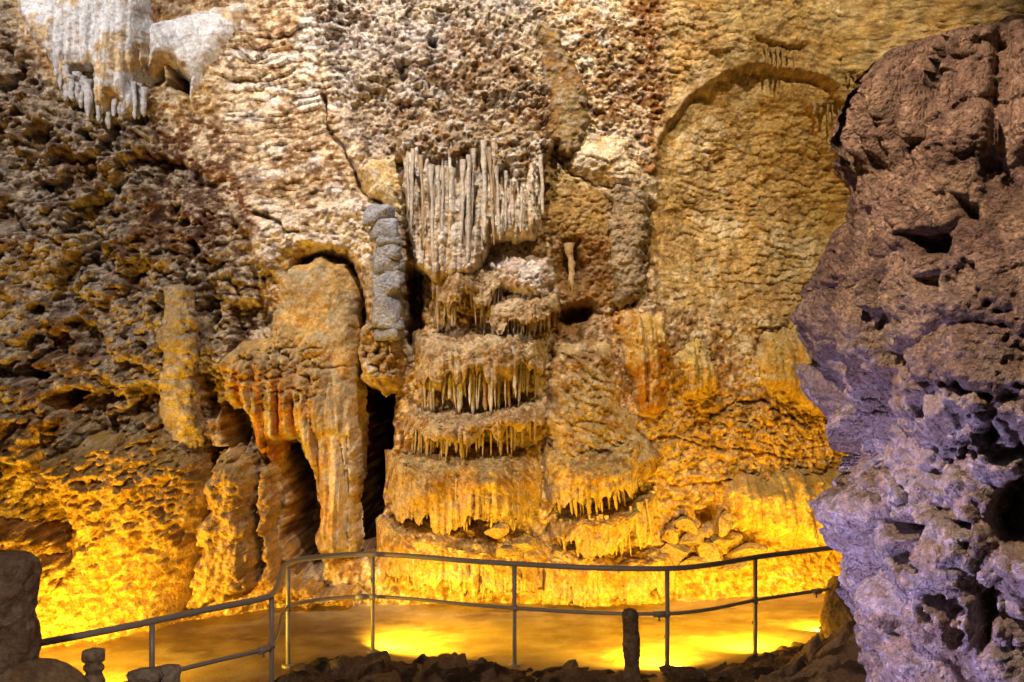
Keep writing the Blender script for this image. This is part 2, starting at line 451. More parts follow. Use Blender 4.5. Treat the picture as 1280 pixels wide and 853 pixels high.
# openings that run back into the rock
HOLES = [
    ([(445, 470), (470, 478), (492, 478), (490, 560), (478, 620), (470, 690), (430, 695), (445, 600), (452, 540)], 2.6, 12),
    ([(345, 560), (368, 545), (388, 585), (402, 640), (402, 718), (372, 718), (356, 670), (366, 625)], 1.5, 9),
    ([(255, 560), (282, 560), (270, 640), (258, 700), (245, 768), (205, 775), (235, 700), (250, 630)], 2.2, 10),
    ([(276, 500), (312, 498), (318, 520), (304, 570), (284, 560)], 0.9, 8),
    ([(508, 330), (530, 335), (526, 420), (512, 448), (500, 430)], 0.8, 8),
    ([(60, 500), (85, 484), (108, 492), (85, 515), (66, 518)], 0.7, 7),
    ([(18, 468), (40, 460), (62, 468), (58, 478), (25, 478)], 0.5, 6),
    ([(212, 82), (232, 86), (242, 108), (238, 122), (215, 104)], 0.8, 6),
    ([(104, 94), (118, 96), (120, 136), (104, 134)], 0.7, 5),
    ([(185, 78), (205, 76), (210, 100), (186, 112), (176, 100)], 0.25, 6),
    ([(532, 44), (546, 46), (548, 60), (534, 58)], 0.5, 5),
    ([(495, 80), (510, 78), (514, 100), (498, 108)], 0.25, 6),
    ([(-60, 560), (28, 578), (96, 660), (88, 682), (0, 672), (-60, 670)], 0.55, 12),
    ([(700, 300), (722, 300), (735, 340), (720, 372), (696, 350)], 0.45, 18),
    ([(695, 385), (735, 375), (752, 392), (715, 418), (694, 405)], 0.5, 12),
    ([(868, 640), (892, 630), (898, 655), (876, 662)], 0.45, 7),
    ([(812, 718), (868, 712), (880, 745), (835, 752)], 0.25, 10),
    ([(10, 60), (24, 62), (26, 110), (12, 108)], 0.3, 8),
    ([(40, 160), (56, 150), (66, 178), (46, 196)], 0.3, 10),
    ([(48, 200), (60, 196), (64, 240), (50, 246)], 0.3, 8),
    ([(356, 360), (372, 326), (402, 314), (440, 328), (458, 372), (460, 480), (380, 430)], 0.40, 7),
    ([(155, 330), (190, 318), (205, 372), (170, 400), (150, 370)], 0.22, 16),
    ([(95, 280), (120, 275), (128, 330), (100, 335)], 0.20, 14),
    ([(140, 450), (185, 446), (190, 470), (150, 474)], 0.22, 12),
    ([(285, 380), (330, 374), (345, 408), (290, 440)], 0.20, 10),
]
for pts, dp, ft in HOLES:
    H -= dp * field(pts, lambda d: sstep(-ft * .4, ft * 1.3, d), crisp=True)
YW = (Y0 - H).astype(np.float32)

# colours of the rock itself
C = np.empty(X.shape + (3,), np.float32); C[:] = TAN
big2 = fbm2(X * 0.8, Z * 0.8, 4, 80); med = fbm2(X * 3, Z * 3, 4, 81); sml = fbm2(X * 12, Z * 12, 3, 82); spk = fbm2(X * 30, Z * 30, 2, 83)
C = mix(C, OCHRE, sstep(.42, .62, med) * .6)
C = mix(C, CREAM, sstep(.55, .7, big2) * .4)
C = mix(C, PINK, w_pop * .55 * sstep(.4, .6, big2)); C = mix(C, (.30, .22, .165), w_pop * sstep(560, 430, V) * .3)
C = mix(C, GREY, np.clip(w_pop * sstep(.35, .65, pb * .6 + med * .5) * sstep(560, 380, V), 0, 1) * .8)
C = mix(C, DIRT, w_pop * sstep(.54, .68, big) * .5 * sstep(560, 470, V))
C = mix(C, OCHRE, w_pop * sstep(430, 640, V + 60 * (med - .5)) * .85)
C = mix(C, CREAM, w_pop * (pb > .72) * .45)
C = mix(C, WHITE, w_up * .7 * sstep(150, -40, V + 160 * (med - .5) + .35 * (U - 520)))
C = mix(C, (0.32, .20, .11), w_up * sstep(.5, .62, sml) * .75 * sstep(-20, 110, V))
C = mix(C, CREAM, w_up * (pb > .6) * .6)
C = mix(C, DIRT, w_up * sstep(.58, .68, med) * .6)
C = mix(C, RED, np.clip(w_red * sstep(.22, .48, med * .7 + sml * .4), 0, 1) * .92)
C = mix(C, CREAM, w_red * (pc > .84) * .6)
C = mix(C, (0.50, .42, .32), w_rip * .5); C = mix(C, BROWN, w_rip * sstep(.47, .62, sml * .4 + med * .6) * .65)
C = mix(C, WHITE, w_rip * sstep(.55, .68, fbm2(X * 2.2, Z * 5, 3, 84)) * .7)
C = mix(C, (0.46, .34, .18), w_scal * .85); C = mix(C, CREAM, w_scal * sstep(190, 20, V) * .30)
C = mix(C, OCHRE, w_scal * sstep(.5, .65, med) * .5)
C = mix(C, BROWN, w_mid * sstep(.44, .60, med) * .75); C = mix(C, WHITE, w_mid * sstep(.52, .64, fbm2(X * 4, Z * 8, 3, 85)) * .75)
C = mix(C, (0.28, .13, .05), region([(780, -60), (830, -60), (830, 130), (815, 240), (790, 200), (800, 90)], 14) * .6)
C = mix(C, BROWN, w_hol * sstep(.35, .6, med) * .8)
C = mix(C, OCHRE, w_low * .6)
C = mix(C, (.64, .58, .52), w_whi * .85)
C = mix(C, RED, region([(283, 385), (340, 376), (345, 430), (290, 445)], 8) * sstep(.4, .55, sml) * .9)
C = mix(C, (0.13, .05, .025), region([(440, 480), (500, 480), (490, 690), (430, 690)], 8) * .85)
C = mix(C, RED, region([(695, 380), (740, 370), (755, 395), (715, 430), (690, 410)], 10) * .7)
C = mix(C, BROWN, region([(500, 180), (540, 200), (545, 420), (500, 430)], 10) * .5)
C = mix(C, DIRT, sstep(.60, .70, sml) * .45)
C = mix(C, (.14, .09, .06), pop_amt * (pb2 < .22) * .55); C = mix(C, WHITE, np.clip(w_up + .35 * w_pop * sstep(520, 400, V), 0, 1) * (pb2 > .74) * .6)
RUST = (.27, .155, .08)
C = mix(C, (.62, .59, .57), w_up * sstep(.50, .60, fbm2(X * .9, Z * 1.1, 4, 113)) * .65)
C = mix(C, (.25, .155, .085), region([(480, 80), (560, 60), (690, 70), (690, 190), (600, 150), (480, 190), (440, 170)], 25) * sstep(.40, .55, mid_) * .75)
mot = fbm2(X * 1.5, Z * 1.5, 5, 110, .62); mot2 = fbm2(X * 5, Z * 5, 4, 111, .6); sp2 = fbm2(X * 17, Z * 17, 2, 112)
wl = (1 - .6 * w_scal) * (1 - .5 * w_low)
C = mix(C, RUST, sstep(.50, .62, mot * .6 + mot2 * .4) * .6 * wl * (1 - .7 * w_whi) * (1 - .45 * w_rip) * (1 - .7 * w_low))
C = mix(C, (.66, .57, .44), (1 - .6 * w_low) * sstep(.50, .40, mot2) * sstep(.52, .42, mot) * .55)
C = mix(C, (.10, .06, .035), sstep(.60, .70, sp2) * .65 * wl); C = mix(C, (.72, .64, .52), sstep(.38, .28, sp2) * .6 * wl)
C = mix(C, (.20, .12, .055), w_hol * sstep(.30, .52, mid_) * .8); C = mix(C, (.33, .24, .12), region([(678, 195), (700, 200), (755, 240), (760, 300), (690, 290)], 10) * .6)
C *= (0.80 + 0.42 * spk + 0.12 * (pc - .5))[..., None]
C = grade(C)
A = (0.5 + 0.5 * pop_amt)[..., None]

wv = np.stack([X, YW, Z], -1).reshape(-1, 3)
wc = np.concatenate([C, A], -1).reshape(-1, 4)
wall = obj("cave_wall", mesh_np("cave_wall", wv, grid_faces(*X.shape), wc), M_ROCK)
tag(wall, "cave rock wall crusted with popcorn nodules and flowstone ripples", None, kind="structure")
NX, NZ = X.shape
def wall_y(x, z):
    i = int(np.clip(np.searchsorted(gx, x), 1, NX - 1)); j = int(np.clip(np.searchsorted(gz, z), 1, NZ - 1))
    return float(YW[i, j])

# ------------------------------------------------------------------ ground and path
def rail_xy():
    P = [(-150, 850), (-60, 826), (45, 805), (120, 791), (190, 777), (260, 762), (325, 749), (342, 741), (349, 726), (352, 713), (362, 704), (385, 698), (430, 694), (466, 693),
         (520, 696), (580, 701), (643, 705), (740, 710), (834, 711), (890, 706), (944, 697), (990, 691), (1040, 685), (1100, 678), (1180, 671)]
    return [on_floor(a, b, 1.02).xy for a, b in P]
RAIL = rail_xy()
EDGE = [(-9.0, 5.2), (-6.2, 6.6), (-3.7, 7.85), (-2.9, 8.75), (-2.32, 9.45), (-2.22, 10.4), (-2.15, 10.85), (-1.7, 11.05), (-0.6, 11.15), (0.1, 10.85), (1.2, 10.65), (2.0, 10.85), (2.6, 11.35), (3.3, 12.0), (4.2, 12.4), (6.0, 12.8), (9.5, 13.2)]
ex = np.array([e[0] for e in EDGE]); ey = np.array([e[1] for e in EDGE])
def edge_y(x):
    return np.interp(x, ex, ey)
# path
gxp = np.arange(-9.5, 9.5, 0.06, np.float32); gyp = np.arange(5.0, 16.5, 0.06, np.float32)
PX, PY = np.meshgrid(gxp, gyp, indexing='ij')
PZ = 0.05 * (fbm2(PX * .6, PY * .6, 3, 90) - .5) + 0.012 * (fbm2(PX * 4, PY * 4, 2, 91) - .5)
pc_ = np.empty(PX.shape + (3,), np.float32); pc_[:] = (0.47, 0.34, 0.15)
n = fbm2(PX * 1.2, PY * 2.2, 4, 92); pc_ = mix(pc_, (0.27, .18, .10), sstep(.42, .66, n) * .7)
pc_ = mix(pc_, (.5, .42, .28), sstep(.5, .7, fbm2(PX * 5, PY * 7, 3, 93)) * .4)
pc_ = mix(pc_, (.20, .125, .06), sstep(.56, .66, fbm2(PX * 2.2 + 3, PY * 2.6, 5, 117, .6)) * .6); pc_ = mix(pc_, (.60, .50, .32), sstep(.60, .70, fbm2(PX * 3 + 9, PY * 3, 5, 118, .65)) * .45)
pcol = np.concatenate([pc_, np.full(PX.shape + (1,), .22)], -1).reshape(-1, 4)
path = obj("path", mesh_np("path", np.stack([PX, PY, PZ], -1).reshape(-1, 3), grid_faces(*PX.shape), pcol), rock_material("path_concrete", 0.42, 1.0, 0.45, grain=.35, crust=0.0))
tag(path, "smooth concrete cave path glowing amber beside the wall", None, kind="structure")
# rocky bank on the viewer's side
def bank_z(gx_, gy_):
    e = edge_y(gx_); d = e - gy_
    z = 0.015 + 0.13 * np.clip(d - 0.7, 0, None)
    z = z + 0.30 * sstep(2.4, 3.4, gx_) * sstep(0.1, 1.4, d) * sstep(2.5, 1.6, d)
    return z - 0.5 * sstep(0.06, -0.10, d)
axg = axis(-9.5, 9.5, -4.2, 4.4, 0.022, 0.08); ayg = axis(-3.0, 13.4, 9.2, 12.3, 0.022, 0.08)
GX, GY = np.meshgrid(axg, ayg, indexing='ij')
e1 = worley2(GX / 0.36 + .3 * noise2(GX * 4, GY * 4, 95), GY / 0.30 + .3 * noise2(GX * 4, GY * 4, 96), 97)
e2 = worley2(GX / 0.12, GY / 0.12, 98)
gw = 0.10 * (fbm2(GX * 3, GY * 3, 3, 99) - .5)
GZ = bank_z(GX, GY + gw) + (np.clip((e1[1] - e1[0]) * 5, 0, 1) * (.03 + .09 * e1[2] + .22 * (e1[2] - .5) * e1[3] + .16 * (noise2(GX * 2, GY * 2, 94) - .5) * e1[4]) + 0.03 * dome(e2[0]) + .07 * (fbm2(GX * 6, GY * 6, 4, 89) - .5)) * sstep(-.05, .12, edge_y(GX) - GY) - 0.05 + 0.10 * (fbm2(GX * 1.2, GY * 1.2, 3, 100) - .5)
gc = np.empty(GX.shape + (3,), np.float32); gc[:] = (0.25, 0.165, 0.105)
gc = mix(gc, (0.36, .255, .165), sstep(.45, .75, e1[2])); gc = mix(gc, (.08, .055, .04), sstep(.5, .65, fbm2(GX * 5, GY * 5, 3, 101)))
gcol = np.concatenate([gc, np.full(GX.shape + (1,), .9)], -1).reshape(-1, 4)
bank = obj("ground", mesh_np("ground", np.stack([GX, GY, GZ], -1).reshape(-1, 3), grid_faces(*GX.shape), gcol), M_ROCK)
tag(bank, "dark brown broken rock ground along the near side of the path", None, kind="structure")
def ground_z(x, y):
    return float(bank_z(np.array([x]), np.array([y]))[0])

# ------------------------------------------------------------------ relief formations growing on the wall
def relief(name, pts, bulge, rnd, hfun=None, cfun=None, sink=0.22, res=0.0145, mat=M_ROCK, power=0.5, seed=0, warp=5, label=None, cat=None, group=None, parent=None, rough=0.7, dY=0.0, tilt=0.0):
    W = [on_wall(*p) for p in pts]
    x0 = min(v.x for v in W) - .15; x1 = max(v.x for v in W) + .15; z0 = min(v.z for v in W) - .15; z1 = max(v.z for v in W) + .15
    ax = np.arange(x0, x1, res, np.float32); az = np.arange(z0, z1, res, np.float32)
    x, z = np.meshgrid(ax, az, indexing='ij'); y = Yb(x, z); u, v = uv(x, z, y)
    uu = u + warp * 3.4 * (fbm2(x * 4, z * 4, 4, 200 + seed, .65) - .5); vv = v + warp * 3.4 * (fbm2(x * 4 + 9, z * 4, 4, 201 + seed, .65) - .5)
    sd = poly_sd(uu, vv, pts)
    t = np.clip((sd + 5) / rnd, 0, 1)
    prof = np.power(1 - (1 - t) ** 2, power)
    rel = -sink + (bulge + sink) * prof + tilt * (v - np.mean([p[1] for p in pts])) / 100.0 * prof
    h = np.zeros_like(x); c = np.empty(x.shape + (3,), np.float32); c[:] = TAN
    md = fbm2(x * 4, z * 4, 4, 210 + seed); sm = fbm2(x * 14, z * 14, 3, 211 + seed)
    if hfun is not None:
        h = hfun(x, z, u, v, sd)
    h = h + 0.16 * (fbm2(x * 2.2, z * 2.2, 4, 212 + seed) - .5) + 0.035 * (sm - .5) + (.22 * popcorn(x, z, .6, 213 + seed)[0] if rough > .5 else 0)
    if cfun is not None:
        c = cfun(x, z, u, v, md, sm)
    c = np.clip(c * (0.78 + 0.45 * fbm2(x * 26, z * 26, 2, 213 + seed))[..., None], .01, .85)
    c = grade(c)
    yy = y - rel - h * np.clip(t * 2, 0, 1) - dY
    keep = sd > -8
    fa = grid_faces(*x.shape, keep=keep)
    col = np.concatenate([c, np.full(x.shape + (1,), rough)], -1).reshape(-1, 4)
    ve, fa, col = compact(np.stack([x, yy, z], -1).reshape(-1, 3), fa, col)
    me = mesh_np(name, ve, fa, col)
    if parent is None:
        base = Vector((float(ve[:, 0].mean()), float(ve[:, 1].mean()), float(ve[:, 2].min())))
        ve2 = ve - np.array(base[:], np.float32)
        me.vertices.foreach_set("co", np.ascontiguousarray(ve2, np.float32).ravel()); me.update()
        o = obj(name, me, mat); o.location = base
        return tag(o, label, cat, group)
    return child(name, me, mat, parent)

def c_of(base, *layers):
    """layers: (colour, lo, hi, weight, which) with which = md or sm"""
    def f(x, z, u, v, md, sm):
        c = np.empty(x.shape + (3,), np.float32); c[:] = base
        for colr, lo, hi, wt, wh in layers:
            c = mix(c, colr, sstep(lo, hi, md if wh == 'm' else sm) * wt)
        return c
    return f

# ------------------------------------------------------------------ stalactite pieces
def stal_mesh(name, seed, tip=0.25, n=8, rings=10):
    rs = np.random.RandomState(seed); v = []; 
    ph = rs.rand(n) * .4 + .8
    for k in range(rings):
        t = k / (rings - 1)
        r = (1.35 - .35 * min(1, t / .15)) * (1 - t * (1 - tip)) * (1 + .42 * (rs.rand() - .5))
        if t == 1: r *= .45
        ox, oy = .6 * (rs.rand(2) - .5) * (t > 0)
        for i in range(n):
            a = 2 * math.pi * i / n
            v.append((ox + r * ph[i] * math.cos(a), oy + r * ph[i] * math.sin(a), -t))
    f = []
    for k in range(rings - 1):
        for i in range(n):
            f.append((k * n + i, (k + 1) * n + i, (k + 1) * n + (i + 1) % n, k * n + (i + 1) % n))
    v.append((0, 0, -1.03)); v.append((0, 0, 0)); c = len(v) - 2
    me = bpy.data.meshes.new(name)
    tri = [((rings - 1) * n + (i + 1) % n, (rings - 1) * n + i, c) for i in range(n)] + [(i, (i + 1) % n, c + 1) for i in range(n)]
    me.from_pydata(v, [], f + tri); me.polygons.foreach_set("use_smooth", [True] * len(me.polygons)); me.update()
    return me
_sv = {}
def stal_var(mat, k, tip):
    key = (mat.name, k, tip)
    if key not in _sv:
        m = stal_mesh("stalactite", 300 + k, tip); m.materials.append(mat); _sv[key] = m
    return _sv[key]
def stalactite(parent, top, length, rad, mat, tip=0.3, lean=(0, 0), name="stalactite"):
    o = bpy.data.objects.new(name, stal_var(mat, random.randrange(6), tip)); COL.objects.link(o)
    if parent is not None:
        o.parent = parent; o.location = Vector(top) - parent_loc(parent)
    else:
        o.location = top
    o.scale = (rad, rad, length)
    o.rotation_euler = (lean[0], lean[1], 0 if lean != (0, 0) else random.uniform(0, 6))
    return o

# --- white drapery at the top left
tw = empty("white_drapery", on_wall(150, 150), "white flowstone drapery sheet with fluted lower edge above the brown popcorn wall", "drapery")
cwhite = c_of((0.80, 0.79, 0.81), ((0.60, .56, .52), .52, .68, .7, 'm'), ((.62, .47, .28), .56, .70, .7, 'm'), ((.35, .27, .2), .60, .7, .5, 's'))
def hf_white(x, z, u, v, sd):
    p, i = flute(x, z, 0.10, 41); p2, i2 = flute(x, z, 0.045, 44)
    return (0.07 * p + 0.02 * p2) * sstep(0, 90, v) + .02 * p
relief("sheet", [(18, -60), (190, -60), (186, 80), (178, 100), (180, 145), (165, 150), (150, 132), (140, 150), (122, 142), (118, 92), (104, 94), (104, 132), (88, 118), (66, 80), (40, 50), (25, 20)],
       0.28, 30, hf_white, cwhite, seed=1, parent=tw, rough=.5, power=.6, warp=3)
relief("wing", [(188, 30), (235, 22), (270, 10), (308, 6), (292, 48), (262, 86), (246, 116), (238, 124), (240, 100), (222, 80), (200, 76), (188, 92)], 0.20, 26,
       lambda x, z, u, v, sd: 0.05 * flute(x + z * .5, z, .14, 47)[0], cwhite, seed=2, parent=tw, rough=.4, warp=2.5)
wr = random.Random(31)
for x_ in np.arange(70, 184, 6.5):
    y_ = float(np.interp(x_, [66, 90, 104, 120, 140, 182], [78, 108, 118, 126, 128, 124])) + wr.uniform(-8, 4)
    q_ = on_wall(x_, y_); stalactite(tw, at(x_, y_ - 16, q_.y - .24 + wr.uniform(0, .12)), wr.uniform(.30, .46), wr.uniform(.03, .055), M_STALD, tip=.75, lean=(0, wr.uniform(-.05, .05)), name="flute")

# --- dome shaped mass in its niche
def hf_dome(x, z, u, v, sd):
    p, i = flute(x, z, 0.15, 50, .2); p2, i2 = flute(x, z, .06, 57, .1)
    vv = v + 22 * (fbm2(x * 5, z * 5, 3, 53) - .5)
    low = sstep(440, 520, vv + .5 * (400 - u)); waist = sstep(415, 445, vv - .25 * (u - 400)) * sstep(540, 490, v) * sstep(430, 390, u)
    return (0.17 * p + .05 * p2) * low + 0.10 * (fbm2(x * 3, z * 3, 3, 51) - .5) + 1.0 * waist * popcorn(x, z, .8, 54)[0] - .04 * sstep(4, 1, np.abs(vv - 462 + .1 * (u - 400)))
def cf_dome(x, z, u, v, md, sm):
    c = np.empty(x.shape + (3,), np.float32); c[:] = (0.40, .335, .235)
    st = fbm2(x * 9, z * 1.2, 4, 58)
    c = mix(c, OCHRE, sstep(.45, .62, md) * .7); c = mix(c, (.30, .20, .10), sstep(.54, .65, sm) * .5); c = mix(c, CREAM, sstep(470, 560, v) * sstep(.45, .6, st) * .7)
    c = mix(c, (.40, .19, .06), sstep(430, 500, v) * sstep(.50, .40, st) * .75 * sstep(430, 360, u))
    return c
relief("domed_flowstone", [(350, 352), (372, 332), (400, 325), (428, 333), (443, 368), (446, 430), (448, 500), (452, 560), (444, 620), (440, 690), (400, 690), (402, 640), (394, 592), (374, 548), (352, 552), (344, 578), (328, 566), (318, 522), (306, 500), (288, 504), (280, 452), (300, 432), (336, 428), (346, 400)],
       0.30, 30, hf_dome, cf_dome, seed=3, warp=4, rough=.45, label="tan dome shaped flowstone mass in an arched niche, ragged drapery below", cat="flowstone")
# --- drapery left of it
def hf_fl(lam, amp, seed=52, k=.3):
    return lambda x, z, u, v, sd: amp * flute(x, z, lam, seed)[0] + k * popcorn(x, z, .8, seed)[0]
relief("flowstone_buttress", [(276, 575), (300, 562), (326, 575), (328, 640), (326, 700), (345, 722), (300, 738), (246, 758), (255, 715), (266, 640)],
       0.55, 30, hf_fl(.16, .07, 56, .9), c_of((.50, .38, .21), (OCHRE, .45, .6, .6, 'm'), (BROWN, .6, .7, .6, 's'), (PINK, .5, .56, .3, 's')), seed=5, warp=9, label="pitted pale flowstone buttress between two dark crevices", cat="flowstone")
relief("flowstone_rib", [(330, 582), (344, 572), (352, 600), (352, 640), (346, 668), (360, 712), (380, 728), (440, 728), (440, 748), (330, 748), (328, 690)],
       0.34, 20, hf_fl(.2, .05, 58, .9), c_of(OCHRE, (TAN, .4, .6, .6, 'm'), (BROWN, .58, .7, .5, 's')), seed=6, warp=8, label="low yellow rock rib beside the triangular black opening", cat="rock")
relief("knobby_rock", [(455, 410), (475, 398), (500, 415), (508, 450), (500, 485), (478, 490), (460, 478), (450, 445)], 0.34, 24,
       lambda x, z, u, v, sd: 1.0 * popcorn(x, z, 1.2, 60)[0], c_of((.52, .40, .25), (CREAM, .5, .6, .7, 's'), (BROWN, .55, .68, .5, 'm')), seed=7, label="knobby cream rock below the blue grey banded pillar", cat="rock")
relief("cream_rock", [(452, 212), (470, 198), (495, 200), (508, 225), (505, 268), (488, 262), (462, 248)], 0.30, 20, None,
       c_of((.66, .56, .38), (OCHRE, .5, .65, .6, 'm'), (WHITE, .55, .65, .5, 's')), seed=8, label="cream rounded rock at the end of the long dark crack", cat="rock")
relief("grey_slab", [(762, 236), (800, 240), (812, 262), (808, 330), (796, 372), (778, 388), (765, 380), (762, 300)], 0.17, 16,
       lambda x, z, u, v, sd: .35 * popcorn(x, z, .7, 62)[0], c_of((.33, .27, .20), (TAN, .5, .65, .6, 'm'), (DIRT, .57, .66, .5, 's')), seed=9, warp=7, label="grey rock slab left of the rippled yellow wall", cat="rock", power=.6)
relief("leaning_slab", [(672, 36), (688, 28), (712, 70), (732, 118), (736, 172), (712, 196), (690, 180), (680, 120)], 0.16, 14,
       lambda x, z, u, v, sd: .25 * popcorn(x, z, .6, 63)[0] + .12 * (fbm2(x * 3, z * 3, 3, 65) - .5), c_of((.25, .19, .11), (BROWN, .5, .65, .6, 'm'), (GREY, .56, .66, .5, 's')), seed=10, label="smooth olive tan leaning slab below the pale ceiling ledges", cat="rock", power=.7, warp=7, rough=.6)
relief("pale_bulge", [(700, 190), (735, 165), (780, 178), (818, 225), (820, 250), (790, 242), (750, 232), (712, 212)], 0.14, 40,
       lambda x, z, u, v, sd: .05 * scallop(x, z, .3, .12, 64)[0], c_of(CREAM, (OCHRE, .45, .6, .6, 'm'), (GREY, .56, .66, .6, 's')), seed=11, label="pale rounded bulge above the grey slab", cat="rock")
relief("popcorn_outcrop", [(62, 575), (120, 545), (200, 535), (250, 575), (256, 620), (244, 690), (225, 770), (150, 810), (30, 840), (-60, 840), (-60, 700), (40, 700), (96, 690), (104, 660)],
       0.38, 40, lambda x, z, u, v, sd: 1.35 * popcorn(x, z, .75, 66)[0] + 0.6 * (fbm2(x * 1.6, z * 1.3, 3, 67) - .5),
       c_of((.50, .36, .16), (CREAM, .55, .7, .5, 's'), (BROWN, .54, .66, .6, 'm'), (TAN, .3, .45, .5, 's')), seed=12, label="amber lit popcorn covered outcrop beside the path", cat="rock")
# flowstone curtains on the right
cur = c_of((.56, .43, .22), (OCHRE, .42, .6, .7, 'm'), (CREAM, .55, .65, .4, 's'))
relief("orange_curtain", [(768, 392), (790, 384), (835, 388), (838, 440), (834, 512), (818, 524), (800, 522), (792, 500), (776, 470)], 0.40, 36, hf_fl(.10, .14, 70, .22),
       c_of((.54, .39, .19), ((.42, .22, .07), .45, .6, .8, 'm'), (CREAM, .55, .65, .4, 's')), seed=14, power=.95, warp=7, label="orange flowstone curtain below the grey slab", cat="curtain")
relief("ribbed_curtain", [(842, 440), (870, 420), (905, 452), (900, 486), (870, 500), (845, 502)], 0.30, 36, hf_fl(.12, .14, 72, .22), cur, seed=15, power=.95, warp=7, label="low ribbed flowstone curtain next to the orange curtain", cat="curtain")
relief("ledge_curtain", [(945, 420), (985, 408), (1060, 408), (1060, 515), (1010, 520), (970, 500), (940, 480)], 0.32, 36, hf_fl(.13, .14, 74, .22), cur, seed=16, power=.95, warp=7, label="fluted flowstone curtain under a straight ledge by the column", cat="curtain")
relief("amber_curtain", [(902, 600), (945, 592), (1050, 585), (1060, 690), (985, 682), (930, 662), (905, 650)], 0.36, 36, hf_fl(.14, .14, 76, .22), cur, seed=17, power=.95, warp=7, label="amber flowstone curtain above the path beside the rubble", cat="curtain")

# ------------------------------------------------------------------ tiered cascade
def lerp3(pts, t):
    xs = np.linspace(0, 1, len(pts))
    return np.interp(t, xs, pts)

